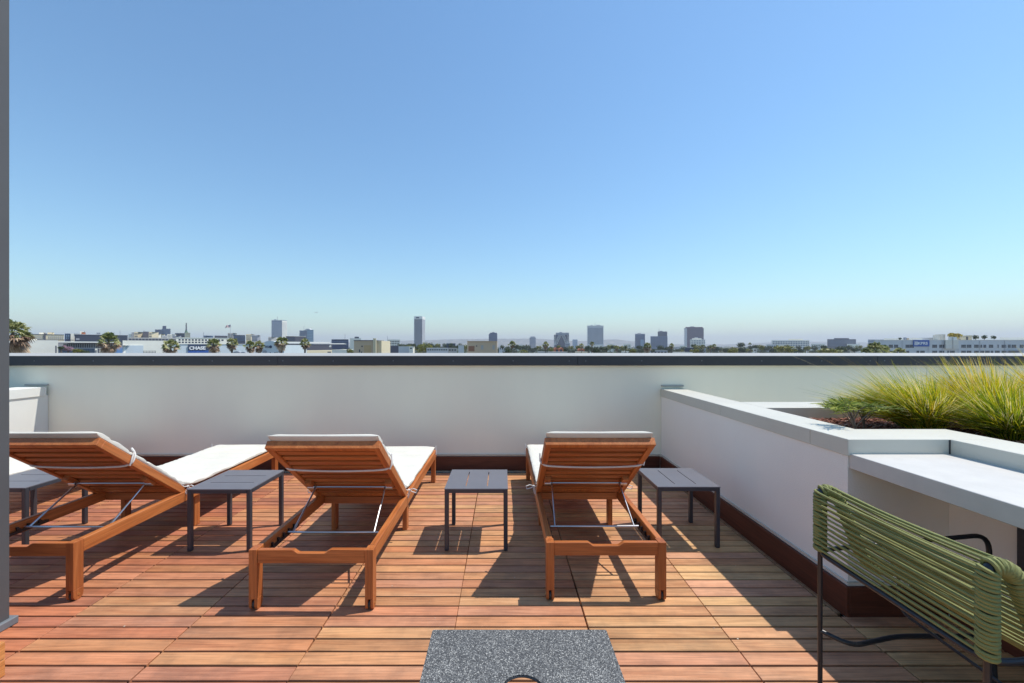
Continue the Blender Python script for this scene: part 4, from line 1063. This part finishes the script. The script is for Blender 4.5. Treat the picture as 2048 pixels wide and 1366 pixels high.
for (a, b, y, D, mt, lb, nx, ny) in LOW:
    q = bld('low_building', lb, a, b, y, D, 12 + D*.01, mt); parapet(q, a, b, y, D, 12 + D*.01, 'roofwhite' if mt != 'dark' else 'grey', .4)
    if nx: rects(q, grid(a + 1, b - 1, y + 1.5, y + 1.5 + ny*4.2, nx, ny, .6, .6), D, 'glass', 'facade_windows', .08, True)
for (a, b, y, D) in ((1109, 1127, 695, 300), (1157, 1169, 697, 320)):
    q = empty('terracotta_arches', (P(a, D), D, GZ), 'terracotta coloured arched structure %s' % ('under the lattice block' if a < 1150 else 'right of the lattice block, smaller'), 'building')
    rel(MB().prism([(P(a, D), GZ), (P(b, D), GZ), (P(b, D), Z(y+2, D)), (P(b-3, D), Z(y, D)), (P((a+b)/2, D), Z(y+2.5, D)), (P(a+3, D), Z(y, D)), (P(a, D), Z(y+2, D))], D, D + 6, 'y').build('wall', W_['orange'], None), q)
    rects(q, grid(a+1, b-1, y+3.5, y+9, 2, 1, .5, .8), D, 'dark', 'opening', .08, True)
# faint far houses
rr = random.Random(31); hm = {k: MB().box(-.5, .5, 0, 1, 0, 1).mesh('house', W_[k]) for k in ('white', 'cream', 'concrete', 'lgrey', 'beige')}
for i in range(110):
    D = rr.uniform(900, 3200); px = rr.choice((rr.uniform(1000, 1760), rr.uniform(640, 1760)))
    o = link('far_house', hm[rr.choice(list(hm))], None, (P(px, D), D, GZ), (0, 0, rr.uniform(-.3, .3)), (rr.uniform(10, 26) * D/1500, rr.uniform(10, 20), (rr.uniform(5.5, 9.5)) + (D/320 if rr.random() < .25 else 0)))
    tag(o, 'tiny pale house among distant treetops under the hills', 'house', 'tiny houses among the distant treetops')

# ---- right: three storey studio building
D = 246
t = bld('studio_building', 'long pale grey building with paired dark windows and blue company banner', 1750, 2420, 680.2, D, 40, 'lgrey')
parapet(t, 1750, 2420, 680.2, D, 40, 'white', .5)
block('setback_storey', 'white', t, 1768, 1845, 676.5, D + 12, 16); block('setback_storey', 'lgrey', t, 1820, 1876, 675.3, D + 14, 18); block('setback_storey', 'white', t, 2000, 2420, 674.8, D + 14, 18)
r1 = [(1763.5, 1770), (1762, 1762), (1777.5, 1785.5), (1788, 1796), (1811, 1819), (1819.6, 1827.5), (1864.5, 1873.5), (1878.5, 1888), (1922.5, 1931.3), (1933.5, 1942.3), (1948.3, 1957), (1959, 1964), (1966.8, 1972), (1977.8, 1986), (1995, 1997.2), (2003.3, 2012), (2016, 2021), (2023.2, 2032), (2039.5, 2047), (2056, 2064), (2070, 2078)]
r2 = [(1777.5, 1785.5), (1788, 1796), (1812.5, 1818), (1833, 1838), (1840.3, 1849), (1864.5, 1873.5), (1878.5, 1888), (1894.5, 1897.6), (1900, 1909), (1922.5, 1931.3), (1933.5, 1942.3), (1948.3, 1957), (1960, 1968), (1970.4, 1979), (1981.5, 1986), (1990, 1999), (2003.3, 2012), (2056, 2064), (2070, 2078)]
rects(t, [(a, b, 689.6, 695.3) for a, b in r1 if b > a], D, 'glass', 'window', .12, frame='grey')
rects(t, [(a, b, 701.6, 707.3) for a, b in r2], D, 'glass', 'window', .12, frame='grey')
for xx in (1805, 1857, 1884.8, 1917, 1960, 2010): block('pilaster', 'lgrey', t, xx, xx + .7, 681, D - .25, .24)
block('canopy', 'darkgrey', t, 2017, 2046, 701.5, D - 2, 1.99, 702.6); block('canopy', 'darkgrey', t, 2017, 2048, 705.4, D - 2, 1.99, 706.6)
block('stair_tower', 'tan', t, 1891, 1917, 680, D - 1.2, 6, 697.5); block('stair_head', 'roofwhite', t, 1896.5, 1914, 673.8, D - 1, 5, 680); block('stair_slot', 'concrete', t, 1905.4, 1906.6, 674.5, D - 1.35, .3, 697)
for k in range(9): rects(t, [(1892.5 + k*2.7, 1893.4 + k*2.7, 690, 697)], D - 1.2, 'lgrey', 'railing_post', .08)
for (cx, y, r_, h) in ((1879, 669.6, 5.5, 11), (1888, 668.2, 7.5, 12.5)):
    rel(MB().cyl((P(cx, D + 9), D + 9 + r_/F*D, Z(y + h, D + 9)), (0, 0, 1), h/F*D, r_/F*D, 24).build('roof_drum', W_['tan'], None, smooth=True), t)
block('roof_shed', 'cream', t, 1921, 1933, 673.2, D + 6, 6, 680); block('roof_shed', 'cream', t, 1932.5, 1944, 670.8, D + 7, 6, 680); block('roof_opening', 'dark', t, 1933, 1936, 673.5, D + 5.8, .3, 680)
block('roof_panel', 'roofwhite', t, 1974.5, 1987.5, 677.2, D + 2, 1.5, 680); block('roof_unit', 'grey', t, 1809.5, 1813, 674.8, D + 5, 2, 680); block('roof_unit', 'beige', t, 1814, 1818, 676, D + 5, 2, 680)
sg = empty('company_banner', (P(1841, D), D - .2, Z(693, D)), 'blue banner with white square logo and white KPRS lettering', 'sign')
rel(box('banner', W_['signblue'], None, P(1825.2, D), P(1857.5, D), D - .45, D - .26, Z(693, D), Z(680.1, D)), sg)
text('KPRS', 'signwhite', sg, 1835.8, 689.3, 5.6, D, .03, 19.4, .5)
for k in range(5): rel(box('logo_bar', W_['signwhite'], None, P(1826.8 + (.0 if k % 2 == 0 else .9), D), P(1833.8, D), D - .56, D - .455, Z(683.2 + k*1.45 + 1.05, D), Z(683.2 + k*1.45, D)), sg)

# ------------------------------------------------------------------ trees and palms
def frondmesh(seed, n, lo, hi, r, mat, name, drop=0.0, size=.5):
    q = random.Random(seed); mb = MB(); tv = []
    for i in range(n):
        a = q.uniform(0, 2*math.pi); el = R(q.uniform(lo, hi)); Lp = r * q.uniform(.35, .62)
        d = Vector((math.cos(a)*math.cos(el), math.sin(a)*math.cos(el), math.sin(el)))
        tip = d * Lp + Vector((0, 0, -drop*Lp)); base = Vector((0, 0, 0))
        side = d.cross(Vector((0, 0, 1))).normalized(); up = side.cross(d).normalized()
        roll = q.uniform(-.7, .7); side = (side*math.cos(roll) + up*math.sin(roll)).normalized()
        k = len(mb.v); wv = side * .012
        mb.v += [tuple(base - wv), tuple(base + wv), tuple(tip + wv), tuple(tip - wv)]; mb.f.append((k, k+1, k+2, k+3)); tv.append(.25)
        tn = q.random(); fl = size * r * q.uniform(.8, 1.1); nseg = 11
        dn = up
        for j in range(nseg):
            an = R(-78 + 156*j/(nseg-1)); ld = (d*math.cos(an) + side*math.sin(an)); l = fl*(1 - .25*abs(math.sin(an))) 
            e = tip + ld*l*.62; e2 = tip + ld*l + Vector((0, 0, -l*q.uniform(.15, .5))) ; pw = (side*math.cos(an) - d*math.sin(an)) * fl * .085
            k = len(mb.v); mb.v += [tuple(tip), tuple(e - pw), tuple(e + pw), tuple(e2)]
            mb.f += [(k, k+1, k+2), (k+1, k+3, k+2)]; t_ = min(1, max(0, tn + q.uniform(-.25, .25))); tv += [t_, min(1, t_ + .15)]
    me = bpy.data.meshes.new(name); me.from_pydata(mb.v, [], mb.f); tone(me, tv); me.materials.append(M[mat]); return me
PAL = []
for v in range(4):
    PAL.append((frondmesh(100+v, 46, -12, 85, 1, 'palmleaf', 'crown', .05), frondmesh(200+v, 38, -80, 5, .95, 'palmdry', 'dead_fronds', .15, .55)))
trunk = MB().tube([(0, 0, 0), (.02, .01, .4), (0, 0, 1)], [.5, .38, .36], 8).mesh('trunk', M['bark'], smooth=True)
def palm(px, py, wpx, D, label, v=0, dry=1.0, group='palms beyond the parapet'):
    r = wpx / 2 / F * D; zc = Z(py, D)
    root = empty('palm_tree', (P(px, D), D, GZ), label, 'palm tree', group)
    link('trunk', trunk, root, (0, 0, 0), (0, 0, v), (.55, .55, zc - GZ))
    link('crown', PAL[v % 4][0], root, (0, 0, zc - GZ), (0, 0, v*1.3), (r, r, r))
    if dry: link('dead_fronds', PAL[v % 4][1], root, (0, 0, zc - GZ - .12*r), (0, 0, v), (r*.92*dry, r*.92*dry, r*1.15*dry))
PL = [(24, 667, 66, 62, 'large shaggy palm with brown skirt right beside the column', 1.15), (217, 683, 44, 88, 'full palm in front of the blue wall', 1.0), (341, 693, 35, 92, 'palm just left of the bank sign', .85),
      (427, 689, 31, 90, 'palm covering the right end of the bank sign', .95), (464, 687, 27, 95, 'slim palm directly under the flag', .9), (500, 692, 26, 92, 'left one of two touching palms beside the mural', .9),
      (518, 691, 24, 94, 'right one of two touching palms beside the mural', 1.0), (563, 685, 29, 96, 'palm at the foot of the slab tower', 1.0), (610, 687, 24, 100, 'palm below the teal glass building', .8),
      (1024, 689.5, 19, 190, 'dark palm right of the second beige block', .6), (1091, 690, 17, 200, 'palm left of the lattice block', .8), (1184, 688, 12, 230, 'tiny palm at the left foot of the gridded tower', .6),
      (1163, 692, 12, 260, 'tiny palm right of the lattice block', .7), (1294, 693.5, 21, 170, 'palm in front of the blue tower wing', .9), (1343, 692, 13, 230, 'small palm right of the stepped blue building', .7),
      (1421, 694, 10, 260, 'tiny palm right of the stepped apartments', .7), (1428, 692.5, 11, 270, 'slightly taller tiny palm right of the stepped apartments', .8), (1500, 688.5, 8, 420, 'tiny far palm above the right trees', .3), (1233, 696, 13, 240, 'small bushy palm left of a dark cypress', .8), (1405, 693, 9, 300, 'tiny palm before the stepped apartments', .5)]
for i, (px, py, wp, D, lb, dr) in enumerate(PL): palm(px, py, wp, D, lb, i, dr)

def crownmesh(seed, n, mat, ls=.13):
    q = random.Random(seed); mb = MB(); tv = []; bl = []
    for i in range(9):
        a = q.uniform(0, 6.28); e = q.uniform(-.3, 1); rr_ = q.uniform(.25, .62)
        bl.append((Vector((math.cos(a)*rr_*.9, math.sin(a)*rr_*.9, e*.42)), q.uniform(.28, .5)))
    for i in range(n):
        c, br_ = q.choice(bl); d = Vector((q.gauss(0, 1), q.gauss(0, 1), q.gauss(0, 1))).normalized(); p = c + d * br_ * q.uniform(.65, 1.08)
        nrm = (d + Vector((q.gauss(0, .6), q.gauss(0, .6), q.gauss(0, .6)))).normalized(); u = nrm.orthogonal().normalized(); v = nrm.cross(u); s = ls*q.uniform(.5, 1.2)
        k = len(mb.v); mb.v += [tuple(p + u*s), tuple(p + v*s*.6), tuple(p - u*s), tuple(p - v*s*.6)]; mb.f.append((k, k+1, k+2, k+3)); tv.append(min(1, max(0, q.gauss(.45, .25))))
    me = bpy.data.meshes.new('crown'); me.from_pydata(mb.v, [], mb.f); tone(me, tv); me.materials.append(M[mat]); return me
CR = [crownmesh(300+i, 520, 'treeleaf') for i in range(4)]; CRY = [crownmesh(320+i, 520, 'treeleaf_y') for i in range(2)]
ttr = MB().tube([(0, 0, 0), (.01, 0, .5), (.03, .02, 1)], [.35, .28, .18], 6).mesh('trunk', M['bark'])
def tree(px, ytop, wpx, D, label, me, group=None, zs=1.0, name='tree'):
    r = wpx/2/F*D; zt = Z(ytop, D); zc = zt - r*.62*zs
    root = empty(name, (P(px, D), D, GZ), label, 'tree', group)
    link('trunk', ttr, root, (0, 0, 0), (0, 0, 0), (1, 1, max(1, zc - GZ)))
    link('crown', me, root, (0, 0, zc - GZ), (0, 0, px % 6), (r, r, r*zs))
rr = random.Random(12)
def treeline(x0, x1, n, ylo, yhi, dlo, dhi, label, group, yel=.2):
    for i in range(n):
        D = rr.uniform(dlo, dhi); px = x0 + (x1 - x0)*(i + rr.uniform(.1, .9))/n
        tree(px, rr.uniform(ylo, yhi), rr.uniform(11, 21), D, label, rr.choice(CRY) if rr.random() < yel else rr.choice(CR), group)
treeline(622, 708, 12, 697, 703, 200, 300, 'low bushy tree among the roofs left of the beige block', 'bushy trees left of the beige block', .4)
treeline(800, 935, 22, 686.5, 695, 320, 620, 'bushy tree between the tallest tower and the second beige block', 'trees around the foot of the tallest tower', .25)
treeline(995, 1180, 26, 690, 700, 320, 640, 'bushy tree in the belt left of the gridded tower', 'tree belt left of the gridded tower', .2)
treeline(1180, 1380, 28, 691, 701, 320, 640, 'bushy tree in the belt between gridded tower and purple tower', 'tree belt between the towers', .2)
treeline(1380, 1560, 30, 689, 701, 320, 640, 'bushy tree in the belt right of the purple tower', 'tree belt right of the purple tower', .35)
treeline(1555, 1750, 30, 692, 702, 320, 640, 'bushy tree before the right office blocks', 'tree belt before the right office blocks', .4)
for (px, yt, wp, D, lb, me, zs, nm) in ((1015, 700, 22, 260, 'low dark bush tree right of the second beige block', CR[0], 1, 'tree'), (1190, 697, 26, 240, 'round green tree before the gridded tower', CR[1], 1, 'tree'), (1266, 697.5, 20, 240, 'pale green tree left of the blue tower palm', CRY[0], 1, 'tree'),
    (1213, 694.5, 5, 260, 'thin dark cypress right of the gridded tower', CR[2], 3.2, 'cypress'), (1176.5, 692.5, 5, 260, 'thin dark cypress at the left foot of the gridded tower', CR[3], 3.6, 'cypress'), (1251, 692.5, 5, 260, 'thin dark cypress before the white house', CR[1], 3, 'cypress'),
    (1392, 700, 14, 240, 'small yellow green bush below the stepped apartments', CRY[1], 1, 'tree'), (1465, 698, 26, 240, 'bright yellow green tree low near the coping', CRY[0], .8, 'tree'), (1570, 694, 40, 260, 'broad yellow green tree before the window grid building', CRY[1], .7, 'tree'),
    (1660, 698, 60, 240, 'wide fresh green tree left of the studio building', CRY[0], .5, 'tree'), (848, 691, 34, 240, 'large olive tree at the tallest tower foot', CRY[1], 1, 'tree'), (1482, 686.5, 18, 420, 'dark tree breaking the right skyline', CR[0], 1, 'tree'), (860, 686, 16, 500, 'dark tree cluster right of the tallest tower', CR[2], 1, 'tree'),
    (1048, 700, 22, 250, 'yellow green tree left of the lattice block palm', CRY[0], 1, 'tree')):
    tree(px, yt, wp, D, lb, me, None, zs, nm)
# pink blossom tree and dark bush at left
pinkc = crownmesh(340, 500, 'pinkleaf'); tree(136, 691, 22, 112, 'pink flowering tree in front of the glazed hall', pinkc, None, .9, 'blossom_tree')
tree(122, 694, 14, 108, 'dark leafy bush left of the pink blossom', CR[1], None, 1, 'tree'); tree(155, 698, 22, 110, 'olive bush right of the pink blossom', CRY[0], None, .8, 'tree'); tree(172, 701, 20, 111, 'lower olive bush before the glazed hall', CR[2], None, .7, 'tree')
# palms/leaf mass in front of the studio building
for i, (px, py, wp, D, lb) in enumerate(((1752, 702, 44, 96, 'broad leafy palm in front of the studio building left end'), (1770, 704.5, 34, 100, 'second leafy palm overlapping the broad one at right'), (1733, 706, 26, 94, 'low palm crown left of the broad leafy palm'), (1800, 706.5, 26, 102, 'low palm crown just above the coping before the studio windows'))):
    palm(px, py, wp, D, lb, i + 1, 0)
gold = crownmesh(350, 620, 'goldleaf')
def rooftree(px, ytop, wpx, ybase, D, lb, me, nm='tree'):
    r = wpx/2/F*D; z0, z1 = Z(ybase, D), Z(ytop, D); root = empty(nm, (P(px, D), D, z0), lb, 'tree')
    link('trunk', ttr, root, (0, 0, 0), (0, 0, 0), (.5, .5, (z1 - z0)*.5)); link('crown', me, root, (0, 0, (z1 - z0)*.45), (0, 0, px % 5), (r, r, (z1 - z0)*.68))
rooftree(1907, 665.5, 27, 680.5, 252, 'golden yellow domed tree on the studio building roof', gold)
for px, yt, wp, lb in ((1951, 670, 11, 'left one of three green bushes on the studio roof'), (1968.5, 670, 11, 'middle one of three green bushes on the studio roof'), (1987, 671, 10, 'right one of three green bushes, loose and spiky'), (1800, 675, 7, 'tiny bush on the studio roof left of the banner')):
    rooftree(px, yt, wp, 680.5, 250, lb, CR[int(px) % 4])
rooftree(1816, 692, 5, 697, 247, 'small ivy bush at the studio windows left of the banner', CR[0])

# far canopy: one uncountable mass of treetops
q = random.Random(77); mb = MB(); tv = []
for i in range(15000):
    D = 650 + 3600 * q.random() ** 1.6; px = q.uniform(560, 1800) if q.random() < .8 else q.uniform(0, 2100)
    hgt = 6 + 7 * max(0, mnoise.noise(Vector((P(px, D)*.012, D*.01, 5)))) + q.uniform(0, 2.5); s = q.uniform(1.2, 3.2) * (1 + D/2500)
    c = Vector((P(px, D), D, GZ + hgt * q.uniform(.55, 1)))
    nrm = Vector((q.gauss(0, 1), q.gauss(-.6, 1), q.gauss(.8, 1))).normalized(); u = nrm.orthogonal().normalized(); v = nrm.cross(u)
    k = len(mb.v); mb.v += [tuple(c + u*s), tuple(c + v*s*.8), tuple(c - u*s), tuple(c - v*s*.8)]; mb.f.append((k, k+1, k+2, k+3)); tv.append(min(1, max(0, q.gauss(.4, .3))))
me = bpy.data.meshes.new('distant_treetops'); me.from_pydata(mb.v, [], mb.f); tone(me, tv); me.materials.append(M['treeleaf'])
tag(link('distant_treetops', me), 'far mass of treetops filling the city floor under the hills', 'trees', kind='stuff')

# tiny aircraft
D = 2500; a0 = Vector((P(632, D), D, Z(625, D))); pln = empty('airplane', a0, 'tiny airliner low in the sky above the left towers', 'airplane')
W_['plane'] = W_['grey']
MB().tube([(-9, 0, 0), (-7, 0, 0), (7, 0, 0), (9, 0, .6)], [.4, 1.0, 1.0, .3], 8).build('fuselage', W_['plane'], pln)
MB().prism([(-2, 0), (1.5, 0), (3.5, 8), (2.2, 8)], -.2, .1, 'z').prism([(-2, 0), (1.5, 0), (3.5, -8), (2.2, -8)], -.2, .1, 'z').build('wing', W_['plane'], pln)
MB().prism([(6, .5), (9, .5), (9.4, 3.4), (8, 3.4)], -.15, .15, 'y').build('tail_fin', W_['plane'], pln)

# ------------------------------------------------------------------ haze
hz = MB().box(-10500, 10500, -2500, 11500, GZ - 1, 262).mesh('haze', None); ho = link('haze', hz); tag(ho, 'thin pale city haze', 'haze', kind='stuff')
m = bpy.data.materials.new('haze_air'); m.use_nodes = True; n = m.node_tree; n.nodes.clear()
pv = n.nodes.new('ShaderNodeVolumePrincipled'); out = n.nodes.new('ShaderNodeOutputMaterial'); L(n, pv.outputs[0], out.inputs['Volume'])
pv.inputs['Color'].default_value = (.86, .90, 1.0, 1); pv.inputs['Density'].default_value = 0.00015; pv.inputs['Anisotropy'].default_value = .1
pv.inputs['Density Attribute'].default_value = ''
hz.materials.append(m)
